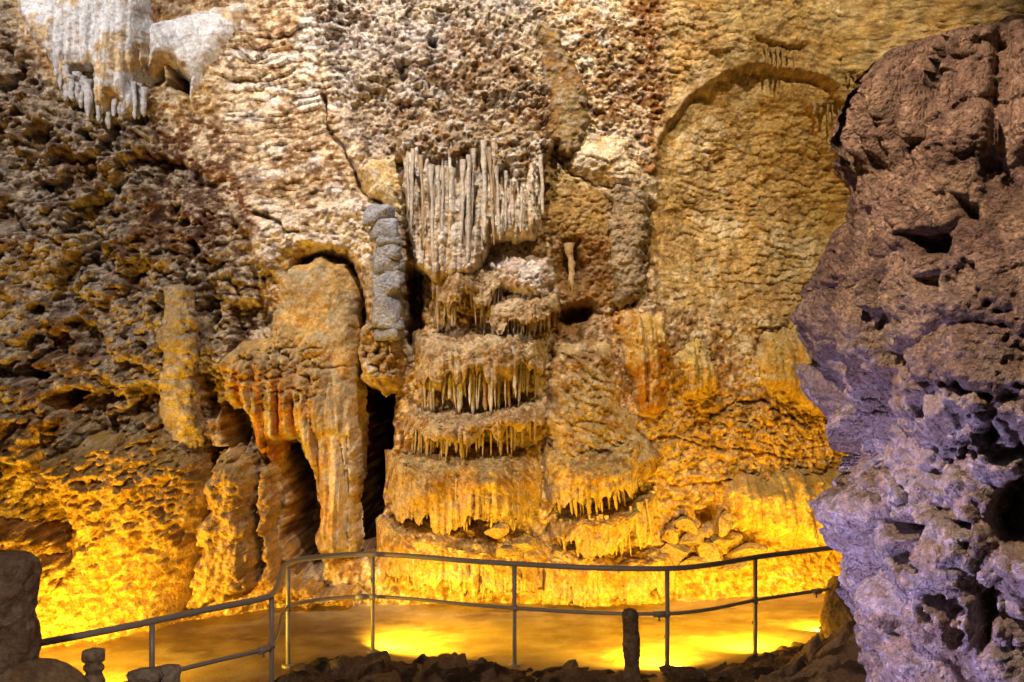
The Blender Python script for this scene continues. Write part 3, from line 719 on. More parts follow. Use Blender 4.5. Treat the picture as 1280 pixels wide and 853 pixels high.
def tier(root, x0, x1, ytop, ylip, ybot, Ylip, col, mats, spacing=6.0, rad=0.030, seed=0, pop=0.9, lean=0.0, plan=0.62, fringe=True, tipr=.35, gap=0.08, fl=1.0, back=0.25, apron=.35):
    """x0,x1: photo columns; ytop/ylip/ybot: photo rows left to right of ledge top, lip and foot of the fringe; Ylip: distance of the lip"""
    n = max(30, int((x1 - x0) / F * Ylip / .016)); m = 64
    t = np.linspace(0, 1, n).astype(np.float32)
    px = x0 + (x1 - x0) * t
    lipx = (px - 640) / F * Ylip
    jag = 20 * (fbm2(px / 24.0, px * 0 + seed, 3, 440 + seed) - .5)
    zl = CH - (lerp3(ylip, t) - 6 + jag - 426.5) / F * Ylip
    zt = CH - (lerp3(ytop, t) - 426.5) / F * (Ylip + .35)
    zb = CH - (lerp3(ybot, t) - 426.5) / F * Ylip
    el = np.power(np.clip(1 - np.abs(2 * t - 1) ** 2.2, 0, 1), plan) * (1 + .35 * (fbm2(px / 40.0, px * 0 + 3, 3, 441 + seed) - .5))
    yb = Yb(lipx, zl) + back
    yl = yb - (yb - Ylip) * el
    T = np.repeat(t[:, None], m, 1)
    S = np.repeat(np.linspace(0, 1, m)[None], n, 0).astype(np.float32)
    a = np.clip(S / .52, 0, 1); b = np.clip((S - .52) / .30, 0, 1); c = np.clip((S - .82) / .18, 0, 1)
    ang = a * math.pi / 2
    ry = np.power(np.sin(ang), .8)
    hz = (1 - np.cos(ang)) ** .85
    Yv = yb[:, None] - (yb - yl)[:, None] * (ry * (1 - c) + 0 * b) + 0.05 * c
    drop = (np.abs(zl - zb) * np.clip(apron + .9 * (fbm2(px / 13.0, px * 0 + 9, 3, 445 + seed) - .5), .12, 1.0))[:, None]
    Zv = zt[:, None] + (zl - zt)[:, None] * hz - drop * b + .05 * c; Yv = Yv + .06 * b * (1 - c)
    Xv = np.repeat(lipx[:, None], m, 1) * (1 + (0.35 / Ylip) * (1 - a) * .5)
    # knobbly crust
    arc = np.concatenate([np.zeros((n, 1), np.float32), np.cumsum(np.sqrt(np.diff(Yv, axis=1) ** 2 + np.diff(Zv, axis=1) ** 2), 1)], 1)
    ph, pa, pb, pc = popcorn(Xv, arc, .72, 400 + seed)
    big = fbm2(Xv * 3, arc * 3, 3, 410 + seed)
    amp = pop * (ph * (1.0 - .55 * hz) + .34 * (big - .5)) * np.clip(np.minimum(1, 4 * (1 - c)), 0, 1) * np.clip(el[:, None] * 3, 0, 1)
    Yv = Yv - amp * (0.35 + .65 * hz); Zv = Zv + amp * .5 * (1 - hz)
    Yv = Yv + .0
    # shallow flutes on the outer face that run on into the fringe
    fp, fi = flute(Xv, Zv, .068, 420 + seed, .06); fp2, fi2 = flute(Xv, Zv, .038, 424 + seed, .04); Yv = Yv - (.085 * fp + .03 * fp2) * fl * np.clip(hz * .35 + b * 1.2, 0, 1) * (1 - c)
    pale = (.56, .45, .31)
    cc = np.empty(Xv.shape + (3,), np.float32); cc[:] = col[0]
    md = fbm2(Xv * 4, arc * 4, 4, 430 + seed); sm = fbm2(Xv * 15, arc * 15, 3, 431 + seed)
    cc = mix(cc, col[1], sstep(.42, .60, md) * .8); cc = mix(cc, col[2], sstep(.54, .64, sm) * .75); cc = mix(cc, CREAM, (pc > .80) * .5)
    cc = mix(cc, pale, np.clip(b * 1.6, 0, 1) * .75)
    cc = np.clip(cc * (.78 + .45 * fbm2(Xv * 27, arc * 27, 2, 432))[..., None], .01, .85)
    cc = grade(cc)
    colr = np.concatenate([cc, np.full(Xv.shape + (1,), .8)], -1).reshape(-1, 4)
    me = mesh_np("tier", np.stack([Xv, Yv, Zv], -1).reshape(-1, 3), grid_faces(n, m, flip=False), colr)
    o = child("tier", me, M_ROCK, root)
    if fringe:
        k = int((x1 - x0) / (spacing * .56)); rs = random.Random(500 + seed)
        for i in range(k):
            tt = (i + .5 + rs.uniform(-.35, .35)) / k
            if tt < .02 or tt > .98 or rs.random() < gap: continue
            j = int(tt * (n - 1)); inset = rs.uniform(.0, .10)
            up = rs.uniform(.02, .10) * (inset < .05); ztop = float(zl[j]) + .03 + up
            L = (ztop - float(zb[j])) * (rs.uniform(.35, .75) if rs.random() < .35 else rs.uniform(.8, 1.08))
            if L < .05: continue
            r = rad * (rs.uniform(1.0, 1.5) if rs.random() < .2 else rs.uniform(.4, .9))
            x_ = float(lipx[j]) + rs.uniform(-.015, .015); y_ = float(yl[j]) + inset + .01
            stalactite(o, (x_, y_, ztop), L, r, rs.choice(mats), tip=rs.choice((.5, .75, .75)), lean=(rs.uniform(-.05, .02), lean + rs.uniform(-.07, .07)))
            if rs.random() < .6:      # a second row behind
                stalactite(o, (x_ + rs.uniform(.01, .04), y_ + rs.uniform(.08, .14), ztop - .02), L * rs.uniform(.7, 1.05), r * rs.uniform(.8, 1.3), rs.choice(mats), tip=.75, lean=(0.02, lean))
    return o

cas = empty("flowstone_cascade", at(600, 758, 13.3), "tall tiered flowstone cascade with rows of small stalactites behind the handrail", "cascade")
cA = ((.52, .43, .31), (.36, .25, .15), (.20, .12, .07)); cB = ((.54, .44, .30), (.38, .26, .15), (.24, .14, .07)); cC = ((.50, .38, .20), (.42, .28, .13), (.28, .17, .08))
T1 = [M_STAL, M_STALW, M_STAL, M_STALW, M_STALB]; T2 = [M_STAL, M_STAL, M_STALY]; T3 = [M_STALY, M_STAL, M_STALY]
tier(cas, 528, 640, [335, 330, 338], [368, 366, 360], [412, 408, 396], 14.02, cA, T1, 6.5, .026, 1)
tier(cas, 596, 704, [380, 372, 362], [402, 398, 378], [436, 430, 402], 13.92, cA, T1, 6.0, .024, 2)
tier(cas, 508, 692, [418, 420, 418, 405], [462, 455, 450, 440], [518, 522, 508, 494], 13.66, cB, T1, 6.2, .030, 3, gap=.06)
tier(cas, 492, 692, [508, 518, 512, 496], [540, 542, 536, 522], [572, 580, 572, 548], 13.52, cB, T2, 6.2, .026, 4)
tier(cas, 470, 684, [570, 574, 566, 572], [606, 612, 612, 612], [652, 672, 668, 655], 13.28, cC, T2, 7.5, .032, 5, gap=.18, apron=0.8)
tier(cas, 676, 816, [560, 566, 560, 540], [598, 606, 600, 578], [642, 656, 648, 612], 13.35, cC, T3, 6.0, .028, 6, lean=-.10, apron=0.6)
tier(cas, 684, 836, [648, 648, 638, 615], [668, 664, 652, 632], [702, 706, 698, 665], 13.22, cC, T3, 6.0, .028, 7, lean=-.12, apron=0.6)
tier(cas, 458, 706, [662, 664, 670, 690], [700, 704, 712, 722], [742, 748, 748, 745], 13.06, cC, T3, 9, .03, 8, gap=.45, apron=0.85)
tier(cas, 660, 860, [690, 696, 696, 690], [722, 726, 722, 716], [758, 760, 756, 750], 13.12, cC, T3, 14, .03, 9, fringe=False, apron=1.0)
relief("white_boss", [(612, 330), (640, 318), (688, 325), (692, 352), (680, 376), (650, 380), (625, 366)], 0.44, 44,
       lambda x, z, u, v, sd: .8 * popcorn(x, z, .6, 80)[0] + .08 * flute(x, z, .07, 81)[0] * sstep(345, 365, v), c_of((.64, .58, .54), (PINK, .5, .62, .6, 'm'), (GREY, .58, .66, .4, 's')), seed=20, parent=cas)
relief("right_flank", [(690, 430), (760, 430), (775, 500), (800, 540), (830, 570), (805, 600), (690, 590), (680, 510)], 0.32, 40,
       lambda x, z, u, v, sd: .09 * scallop(x, z, .4, .12, 82, .5)[0] + .5 * popcorn(x, z, .7, 83)[0], c_of((.40, .31, .19), (BROWN, .5, .62, .6, 'm'), (CREAM, .57, .66, .4, 's')), seed=21, parent=cas)

# organ pipe drapery above the cascade
org = empty("organ_pipe_drapery", at(600, 345, 14.1), "pale organ pipe drapery of long vertical columns above the cascade tiers", "drapery")
cpipe = c_of((.66, .58, .48), ((.48, .36, .23), .5, .64, .6, 'm'), (WHITE, .56, .66, .6, 's'))
def hf_pipe(seed, a=1.0):
    def f(x, z, u, v, sd):
        p, i = flute(x, z, 0.105, seed, .05); p2, i2 = flute(x, z, 0.05, seed + 3, .04)
        gapz = sstep(.50, .62, fbm2(x * 7, z * 1.1, 3, seed + 6))
        return a * (.17 * p + .05 * p2) - .16 * gapz * sstep(340, 300, v) + .25 * popcorn(x, z, .6, seed)[0]
    return f
relief("backing", [(506, 196), (560, 185), (608, 176), (670, 190), (674, 290), (612, 304), (600, 338), (545, 350), (522, 332), (512, 262)], 0.34, 12, hf_pipe(86), cpipe, seed=22, parent=org, warp=3)
relief("apron", [(546, 292), (575, 280), (602, 290), (603, 330), (590, 346), (552, 350), (544, 330)], 0.46, 14, hf_pipe(96, .5), c_of((.66, .60, .53), (PINK, .5, .62, .5, 'm')), seed=24, parent=org, warp=3)
relief("apron", [(636, 232), (668, 228), (670, 280), (664, 298), (642, 300), (634, 270)], 0.46, 12, hf_pipe(106, .6), c_of((.66, .60, .53), (PINK, .5, .62, .5, 'm')), seed=25, parent=org, warp=3)
relief("crust", [(500, 172), (560, 152), (610, 160), (682, 176), (680, 226), (640, 236), (600, 202), (560, 216), (505, 206)], 0.46, 24,
       lambda x, z, u, v, sd: 1.2 * popcorn(x, z, .7, 87)[0], c_of((.40, .32, .23), (BROWN, .5, .62, .7, 'm'), (WHITE, .56, .66, .6, 's')), seed=23, parent=org, warp=9)
rs = random.Random(77)
for px, y0, y1, r, mt in [(508, 205, 262, .03, 0), (516, 192, 282, .035, 0), (526, 200, 300, .04, 2), (538, 212, 342, .035, 0), (549, 214, 300, .04, 1), (556, 216, 296, .03, 0), (567, 216, 300, .045, 0), (578, 206, 300, .04, 1), (586, 200, 325, .045, 0), (594, 192, 318, .04, 1),
                          (604, 182, 300, .045, 0), (611, 190, 304, .03, 2), (621, 214, 298, .035, 0), (630, 220, 290, .03, 0), (652, 240, 290, .03, 1), (674, 200, 268, .03, 0)]:
    p = at(px + rs.uniform(-2, 2), y0 - 6, 13.93 + rs.uniform(-.03, .09))
    stalactite(org, p, (y1 - y0 + 6) / F * 14.0, r * rs.uniform(.6, .95), (M_STALW, M_STALW, M_STAL)[mt], tip=.75, lean=(rs.uniform(-.03, .02), rs.uniform(-.05, .05)), name="flowstone_column")

# lone stalactites and small fringes that hang on the wall itself
ws = random.Random(5)
p = at(712, 304, 14.05); stalactite(wall, p, 58 / F * 14.05, .05, M_STALY, tip=.55, lean=(0, -.06))
for (x0, x1, y0, y1, L, st) in ((958, 1008, 60, 66, 26, 6), (1018, 1092, 128, 140, 30, 6.5), (1060, 1085, 92, 96, 18, 7), (282, 345, 440, 446, 40, 8), (950, 1040, 412, 414, 40, 9), (1000, 1060, 596, 596, 40, 10)):
    x = x0
    while x < x1:
        q = on_wall(x, y0 + (y1 - y0) * (x - x0) / (x1 - x0))
        yy = wall_y(q.x, q.z + .06) + .005
        q2 = at(x, y0 + (y1 - y0) * (x - x0) / (x1 - x0), yy)
        stalactite(wall, q2, L * ws.uniform(.35, 1.15) / F * 14.5, ws.uniform(.014, .034), M_STALG, tip=.3, lean=(0, ws.uniform(-.03, .03)))
        x += st * ws.uniform(.8, 1.4)

# ------------------------------------------------------------------ lathe shapes: stalagmites, wall column
def lathe(name, base, prof, mat, cols, n=48, seed=0, amp=.03, sc=6.0, knob=.02, parent=None, bands=None, lean=(0, 0), ell=1.0):
    """prof: (radius, height) from foot to top"""
    hs = np.array([p[1] for p in prof]); rr = np.array([p[0] for p in prof])
    m = max(24, int(hs[-1] / .02)); h = np.linspace(0, hs[-1], m); r = np.interp(h, hs, rr)
    if bands: r = r * (1 + bands[1] * np.abs(np.sin(h / bands[0] * math.pi + 2.0 * np.sin(h * 3 + seed))))
    a = np.linspace(0, 2 * math.pi, n + 1)
    Hh, Aa = np.meshgrid(h, a, indexing='ij'); R = np.repeat(r[:, None], n + 1, 1)
    x = np.cos(Aa); y = np.sin(Aa)
    d = amp * 2 * (fbm3(x * R * sc + 7 + seed, y * R * sc + 3, Hh * sc, 4, 600 + seed) - .5) + knob * dome(worley3(x * R / .09 + 20, y * R / .09 + 20, Hh / .09 + 20, 610 + seed)[0], .7)
    R2 = np.maximum(.004, R + d * np.clip(R / .05, 0, 1))
    v = np.stack([R2 * x + lean[0] * Hh, R2 * y * ell + lean[1] * Hh, Hh], -1)
    c = np.empty(x.shape + (3,), np.float32); c[:] = cols[0]
    g = fbm3(x * R * 5 + 50, y * R * 5, Hh * 9, 4, 620 + seed); c = mix(c, cols[1], sstep(.42, .6, g) * .8)
    c = mix(c, cols[2], sstep(.55, .64, fbm3(x * R * 16, y * R * 16, Hh * 22, 3, 621 + seed)) * .7)
    col = np.concatenate([np.clip(c, .01, .85), np.full(x.shape + (1,), .7)], -1).reshape(-1, 4)
    me = mesh_np(name, v.reshape(-1, 3), grid_faces(m, n + 1, flip=True), col)
    o = obj(name, me, mat, parent); o.location = base
    return o

# wall stalagmite column at the left
b0 = at(224, 590, 13.30)
Ls = 232 / F * 13.2
o = lathe("wall_column", b0, [(.03, 0), (.14, .15), (.22, .38), (.25, .60), (.20, .85), (.17, 1.2), (.19, 1.5), (.16, 1.8), (.13, Ls * .92), (.08, Ls), (.01, Ls + .04)], M_ROCK, ((.48, .37, .22), (.36, .26, .15), (.6, .5, .36)), seed=3, amp=.10, sc=3.5, knob=.05, bands=(.23, .05))
tag(o, "short lumpy tan column standing out from the dark popcorn wall", "column")

# blue grey banded pillar beside the organ pipes
pil = empty("banded_pillar", at(485, 418, 13.95), "blue grey banded pillar of stacked blocks beside the arched niche", "pillar")
rp = random.Random(9)
yy = 262
def rock_mesh(name, seed, size, col, sub=4, facet=.25, nz=.12, rough=.8, knob=0.0, box=0.0, chop=(9, .62, .92)):
    import bmesh
    bm = bmesh.new(); bmesh.ops.create_icosphere(bm, subdivisions=sub, radius=1)
    v = np.array([q.co[:] for q in bm.verts], np.float32); f = np.array([[q.index for q in fc.verts] for fc in bm.faces], np.int32); bm.free()
    if box: v = np.sign(v) * np.abs(v) ** (1 - box); v = v / (1 + .35 * box)
    rs = np.random.RandomState(seed)
    # chop with random planes for broken faces
    for _ in range(chop[0]):
        nrm = rs.randn(3); nrm /= np.linalg.norm(nrm); dd = rs.uniform(chop[1], chop[2])
        s = v @ nrm; over = np.clip(s - dd, 0, None); v = v - over[:, None] * nrm * (1 - facet * .3)
    nn = v / np.linalg.norm(v, axis=1, keepdims=True)
    d = nz * 2 * (fbm3(v[:, 0] * 2 + seed, v[:, 1] * 2, v[:, 2] * 2, 4, 700 + seed) - .5)
    if knob: d = d + knob * dome(worley3(v[:, 0] * 3 + 9, v[:, 1] * 3 + 9, v[:, 2] * 3 + 9, 710 + seed)[0], .7)
    v = (v + nn * d[:, None]) * np.array(size, np.float32)
    c = np.empty((len(v), 3), np.float32); c[:] = col[0]
    g = fbm3(nn[:, 0] * 2 + 20, nn[:, 1] * 2, nn[:, 2] * 2, 4, 720 + seed); c = mix(c, col[1], sstep(.45, .6, g) * .8)
    g = fbm3(nn[:, 0] * 7 + 20, nn[:, 1] * 7, nn[:, 2] * 7, 3, 721 + seed); c = mix(c, col[2], sstep(.55, .65, g) * .7)
    return mesh_np(name, v, f, np.concatenate([np.clip(c, .01, .85), np.full((len(v), 1), rough)], -1))
BG = ((.44, .44, .48), (.34, .34, .38), (.24, .22, .22))
k = 0
while yy < 412:
    hgt = rp.uniform(10, 28); cxp = 474 + 12 * min(1, (yy - 250) / 50)
    me = rock_mesh("block", 30 + k, (.20 + rp.uniform(-.02, .04), .26, hgt / F * 14 * 1.02), BG, 4, .3, .20, box=.66)
    b = obj("block", me, M_ROCK, pil); b.location = at(cxp + rp.uniform(-3, 3), yy + hgt / 2, 13.98) - Vector(pil.location)
    b.rotation_euler = (0, rp.uniform(-.12, .12), rp.uniform(-.3, .3))
    yy += hgt; k += 1

# ------------------------------------------------------------------ rubble and boulders
RC = ((.48, .35, .18), (.40, .27, .13), (.24, .15, .08)); RD = ((.26, .19, .12), (.18, .12, .075), (.10, .07, .05)); RW = ((.42, .34, .25), (.30, .21, .13), (.55, .48, .40))
rub = [(845, 690, 26, 14), (868, 672, 18, 13), (884, 690, 22, 12), (905, 678, 26, 10), (925, 692, 30, 9), (858, 655, 13, 14), (900, 655, 10, 16), (870, 705, 30, 10), (912, 706, 26, 9), (838, 670, 14, 10), (622, 664, 14, 10), (660, 682, 22, 9), (640, 690, 18, 8)]
for i, (px, py, rx, rz) in enumerate(rub):
    q = on_wall(px, py); Yq = q.y - .18 if px > 700 else 13.0
    q = at(px, py, Yq); s = Yq / F
    o = obj("rubble_rock", rock_mesh("rubble_rock", 50 + i, (rx * s * 1.35, .24, rz * s * 1.45), RC, 4, .1, .10, chop=(15, .36, .72)), M_ROCK); o.location = q
    o.rotation_euler = (random.uniform(-.3, .3), random.uniform(-.35, .35), random.uniform(-.5, .5))
    if px > 700:
        tag(o, "tan rock in the rubble heap between the amber curtain and cascade", "rock", "rubble heap beside the amber curtain")
    else:
        tag(o, "small tan rock lying on the lowest shelf of the cascade", "rock", "rocks on the cascade shelf")

bld = [  # px, py (centre), distance, rx, ry, rz metres, colours, label
    (1052, 770, 11.75, .22, .25, .33, RC, "rounded boulder glowing amber at its edge behind the rock column"),
    (1010, 832, 11.1, .26, .25, .17, RD, "angular brown boulder on the bank below the glowing boulder"),
    (968, 838, 10.9, .20, .22, .12, RD, "flat brown boulder beside the angular one on the bank"),
    (1045, 850, 10.6, .26, .25, .16, RD, "brown boulder against the foot of the rock column"),
    (930, 846, 10.7, .22, .2, .10, RD, "low dark boulder next to the flat one on the bank"),
    (700, 850, 10.5, .30, .2, .09, RD, "long dark flat stone on the bank left of the slim stalagmite"),
    (450, 850, 10.6, .34, .22, .10, RD, "dark stone on the bank below the crevice side of the cascade"),
    (560, 848, 10.55, .28, .2, .09, RD, "dark stone on the bank between the two other flat stones"),
    (858, 846, 10.5, .24, .18, .08, RD, "dark flat stone on the bank right of the slim stalagmite"),
]
for i, (px, py, Yq, rx, ry, rz, cc, lb) in enumerate(bld):
    o = obj("boulder", rock_mesh("boulder", 80 + i, (rx * 1.25, ry * 1.25, rz * 1.3), cc, 5, .1, .12, chop=(13, .45, .8)), M_ROCK); o.location = at(px, py, Yq)
    o.rotation_euler = (0, random.uniform(-.15, .15), random.uniform(0, 3))
    tag(o, lb, "boulder", "boulders on the bank")

# foreground stalagmites
SG = ((.27, .20, .145), (.18, .12, .085), (.36, .29, .23))
def stand(px, pytop, Yq, prof_fn, name, label, cat, cols=SG, **kw):
    top = at(px, pytop, Yq); g = ground_z(top.x, Yq) - .08
    H_ = top.z - g
    o = lathe(name, Vector((top.x, Yq, g)), prof_fn(H_), M_ROCK, cols, **kw)
    return tag(o, label, cat)
stand(6, 690, 6.5, lambda h: [(.24, 0), (.20, h * .25), (.165, h * .33), (.175, h * .5), (.16, h * .7), (.175, h * .85), (.17, h * .96), (.12, h * .995), (.01, h)], "stalagmite",
      "thick flat topped brown stalagmite in front of the handrail end", "stalagmite", n=72, seed=11, amp=.045, knob=.02, bands=(.22, .06))
stand(117, 810, 7.4, lambda h: [(.14, 0), (.10, h * .6), (.065, h * .8), (.05, h * .86), (.085, h * .88), (.05, h * .91), (.08, h * .93), (.07, h * .985), (.01, h)], "stalagmite",
      "small stacked stalagmite with button like top beside the rounded boulder", "stalagmite", n=48, seed=12, amp=.02, knob=.008, cols=RW)
tw_ = [(182, 836, 7.6, .10), (210, 831, 7.7, .085)]
for i, (px, py, Yq, r) in enumerate(tw_):
    stand(px, py, Yq, lambda h: [(.16, 0), (.12, h * .7), (.07, h * .90), (r, h * .955), (r * .95, h * .985), (.01, h)], "stalagmite",
          ["stubby stalagmite with a cauliflower pale top below the handrail", "stubby stalagmite with a smooth white cap below the handrail"][i], "stalagmite", n=48, seed=13 + i, amp=.03 - .015 * i, knob=.025 - .015 * i, cols=((.50, .44, .38), (.34, .26, .2), (.62, .58, .54)))
o = obj("boulder", rock_mesh("boulder", 97, (.36, .35, .40), ((.30, .22, .14), (.22, .15, .09), (.36, .28, .2)), 5, .1, .05, .3), M_ROCK); o.location = at(45, 862, 6.4) - Vector((0, 0, .22)); tag(o, "smooth rounded brown boulder at the foot of the thick stalagmite", "boulder")
stand(791, 760, 10.15, lambda h: [(.13, 0), (.085, h * .12), (.062, h * .35), (.066, h * .6), (.060, h * .8), (.072, h * .93), (.055, h * .985), (.01, h)], "stalagmite",
      "slim ringed dark stalagmite standing in front of the handrail", "stalagmite", n=40, seed=15, amp=.018, knob=.006, bands=(.05, .12), lean=(-.03, 0), cols=((.34, .24, .15), (.22, .15, .09), (.42, .32, .22)))

# ------------------------------------------------------------------ the big rock column on the right
def big_column():
    Yc = 7.3
    sil = [(20, 1222), (30, 1205), (50, 1150), (72, 1128), (105, 1106), (160, 1086), (225, 1050), (280, 1028), (340, 1004), (385, 991), (430, 996), (470, 991), (500, 1001), (545, 1030), (580, 1044), (610, 1034), (640, 1021), (680, 1027), (705, 1040), (750, 1030), (800, 1046), (860, 1056), (960, 1040), (1100, 1000)]
    ax_px = 1262.0
    n = 620; z0 = .35; z1 = at(0, 22, Yc).z
    m = 620
    zz = np.linspace(z0, z1, m)
    # silhouette radius: the contour seen from the eye is close to the axis distance
    Ysil = Yc - .15
    zs = np.array([CH - (s[0] - 426.5) / F * Ysil for s in sil])[::-1]; rr = np.array([(ax_px - s[1]) / F * Ysil for s in sil])[::-1]
    R = np.interp(zz, zs, rr)
    R = R * 0.985 - .165
    R[-1] = .02
    # fill the gently rounded top
    a = np.linspace(-math.pi, math.pi, n)
    ZZ, AA = np.meshgrid(zz, a, indexing='ij'); RR = np.repeat(R[:, None], n, 1)
    # not round in plan: away from the left edge the outline is calmer
    cosA = np.cos(AA); sinA = np.sin(AA)
    smooth = np.interp(zz, [z0, 1.2, 3.4, 4.6, z1], [1.2, 1.2, 1.35, .95, .35])[:, None]
    side = np.clip(-cosA, 0, 1) ** 1.5
    RR = RR * side + (1 - side) * (.55 * RR + .45 * np.minimum(smooth, RR * 1.4 + .1))
    cx = (ax_px - 640) / F * Yc
    x = cx + RR * cosA; y = Yc + RR * sinA * 0.95; z = ZZ
    # lumps, knobs and cavities
    l1 = fbm3(x * 1.3 + 3, y * 1.3, z * 1.1, 3, 800); l2 = fbm3(x * 4 + 1, y * 4, z * 3.4, 4, 801)
    lowz = sstep(3.9, 2.9, z)
    wx = x + .10 * (l2 - .5); wz = z + .14 * (fbm3(x * 3, y * 3 + 9, z * 3, 3, 802) - .5)
    w1 = worley3(wx / .46, y / .46, wz / .46, 803); w2 = worley3(wx / .15, y / .15, wz / .13, 806); w3 = worley3(wx / .06, y / .06, wz / .055, 809)
    d = .36 * (l1 - .5) + (.10 + .16 * lowz) * (l2 - .5)
    d += (.42 + .58 * lowz) * (.26 * dome(w1[0], .72) * (.4 + .9 * w1[2]) - .15) + .075 * dome(w2[0], .68) * (.3 + 1.1 * w2[2]) * (.10 + .90 * sstep(.44, .62, fbm3(x * 2.1 + 4, y * 2.1, z * 2.1, 3, 815))) * (.45 + .55 * lowz) + .022 * dome(w3[0], .68)
    # flutes of the cap
    fl, fi = flute(AA * 1.1, z * .6, .16, 811, .12)
    cap = sstep(4.30, 4.60, z + .35 * (noise3(x * 2, y * 2, z * 0 + 1, 812) - .5)) * sstep(z1 + .02, z1 - .35, z)
    d += cap * (.30 * fl) + .06 * sstep(4.25, 4.5, z) * sstep(z1, z1 - .3, z)
    # cavities placed where the rock is hollowed out (photo px at the front face)
    front = sinA < .2
    u = 640 + F * x / y; v = 426.5 - F * (z - CH) / y
    uw = u + 26 * (fbm3(x * 4, y * 4, z * 4 + 9, 3, 820) - .5); vw = v + 26 * (fbm3(x * 4 + 5, y * 4, z * 4, 3, 821) - .5)
    cavs = [([(1108, 300), (1150, 288), (1192, 296), (1180, 318), (1135, 322)], .30), ([(1190, 240), (1225, 250), (1232, 275), (1208, 272)], .20),
            ([(1090, 650), (1130, 640), (1160, 655), (1150, 672), (1105, 668)], .28), ([(1178, 646), (1215, 652), (1212, 668), (1186, 668)], .22),
            ([(1232, 640), (1262, 600), (1300, 590), (1300, 700), (1262, 690), (1236, 670)], .38), ([(1130, 505), (1150, 500), (1158, 520), (1136, 524)], .18),
            ([(1180, 470), (1215, 480), (1205, 500), (1184, 494)], .16), ([(1220, 540), (1245, 520), (1262, 545), (1235, 565)], .22), ([(1215, 740), (1240, 730), (1245, 800), (1222, 820), (1210, 780)], .28),
            ([(1160, 790), (1172, 786), (1176, 802), (1164, 806)], .15), ([(1065, 500), (1084, 506), (1090, 560), (1070, 580), (1062, 540)], .12), ([(1130, 345), (1170, 340), (1175, 370), (1150, 380)], .15), ([(1030, 600), (1060, 590), (1070, 604), (1040, 612)], .12), ([(1245, 200), (1285, 235), (1285, 255), (1250, 235)], .12)]
    hol = np.zeros_like(d)
    for pts, dp in cavs:
        s = poly_sd(uw, vw, pts); hol = np.maximum(hol, dp * sstep(-4, 14, s) * front)
    pits = sstep(.58, .68, fbm3(x * 4.6, y * 4.6, z * 4.2, 4, 830, .55)) * .20 * (.35 + .65 * lowz)
    d = d - hol - pits
    k = np.clip(RR / .5, 0.05, 1)
    RR2 = np.maximum(.02, RR + d * k)
    x = cx + RR2 * cosA; y = Yc + RR2 * sinA * 0.95
    z = z + .05 * (fbm3(x * 5, y * 5, z * 5 + 4, 3, 840) - .5) * np.clip(k, 0, 1)
    # colour of the rock
    c = np.empty(x.shape + (3,), np.float32); c[:] = (.50, .395, .33)
    m1 = fbm3(x * 2.2, y * 2.2, z * 2.2, 4, 850); s1 = fbm3(x * 9, y * 9, z * 9, 4, 851)
    upper = sstep(2.5, 4.0, z + .8 * (m1 - .5))
    c = mix(c, (.42, .275, .185), upper * .9); c = mix(c, (.23, .145, .10), sstep(.48, .60, m1) * (.25 + .55 * upper))
    c = mix(c, (.46, .32, .19), sstep(.50, .62, fbm3(x * 3.4 + 7, y * 3.4, z * 3.4, 3, 852)) * .6)
    c = mix(c, (.58, .53, .52), (1 - upper) * sstep(.48, .62, s1) * .6); c = mix(c, (.16, .10, .075), sstep(.57, .66, s1) * upper * .6)
    c = np.clip(c * (.78 + .45 * fbm3(x * 24, y * 24, z * 24, 2, 853))[..., None], .01, .85)
    col = np.concatenate([c, np.full(x.shape + (1,), 1.0)], -1).reshape(-1, 4)
    base = np.array((cx, Yc, z0), np.float32)
    me = mesh_np("rock_column", np.stack([x, y, z], -1).reshape(-1, 3) - base, grid_faces(m, n, flip=True), col)
    o = obj("rock_column", me, M_COLUMN); o.location = base
    return tag(o, "massive knobby purple and brown rock column in front of the path", "column")
big_column()

# ------------------------------------------------------------------ handrail
def tube(name, pts, rad, mat, parent, n=10):
    P = [Vector(p) for p in pts]; v = []; up = Vector((0, 0, 1))
    for i, p in enumerate(P):
        d = (P[min(i + 1, len(P) - 1)] - P[max(i - 1, 0)]).normalized()
        a = d.cross(up)
        if a.length < 1e-3: a = Vector((1, 0, 0))
        a.normalize(); b = d.cross(a)
        for k in range(n):
            t = 2 * math.pi * k / n
            v.append(p + rad * (math.cos(t) * a + math.sin(t) * b))
    f = []
    for i in range(len(P) - 1):
        for k in range(n):
            f.append((i * n + k, i * n + (k + 1) % n, (i + 1) * n + (k + 1) % n, (i + 1) * n + k))
    f.append(tuple(range(n))[::-1]); f.append(tuple((len(P) - 1) * n + k for k in range(n)))
    me = bpy.data.meshes.new(name); off = parent_loc(parent)
    me.from_pydata([q - off for q in v], [], f); me.polygons.foreach_set("use_smooth", [len(p.vertices) == 4 for p in me.polygons]); me.update()
    return obj(name, me, mat, parent)
def catmull(P, k=8):
    out = []
    for i in range(len(P) - 1):
        p0 = P[max(i - 1, 0)]; p1 = P[i]; p2 = P[i + 1]; p3 = P[min(i + 2, len(P) - 1)]
        for j in range(k):
            t = j / k
            out.append(.5 * ((2 * p1) + (p2 - p0) * t + (2 * p0 - 5 * p1 + 4 * p2 - p3) * t * t + (3 * p1 - p0 - 3 * p2 + p3) * t ** 3))
    out.append(P[-1]); return out
hr = empty("handrail", (RAIL[8].x, RAIL[8].y, 0), "grey steel pipe handrail with posts following the bend of the cave path", "handrail")
curve = catmull([Vector((p.x, p.y)) for p in RAIL])
tube("top_rail", [(p.x, p.y, 1.02) for p in curve], .027, M_STEEL, hr)
tube("middle_rail", [(p.x, p.y, .58) for p in curve], .019, M_STEEL, hr)
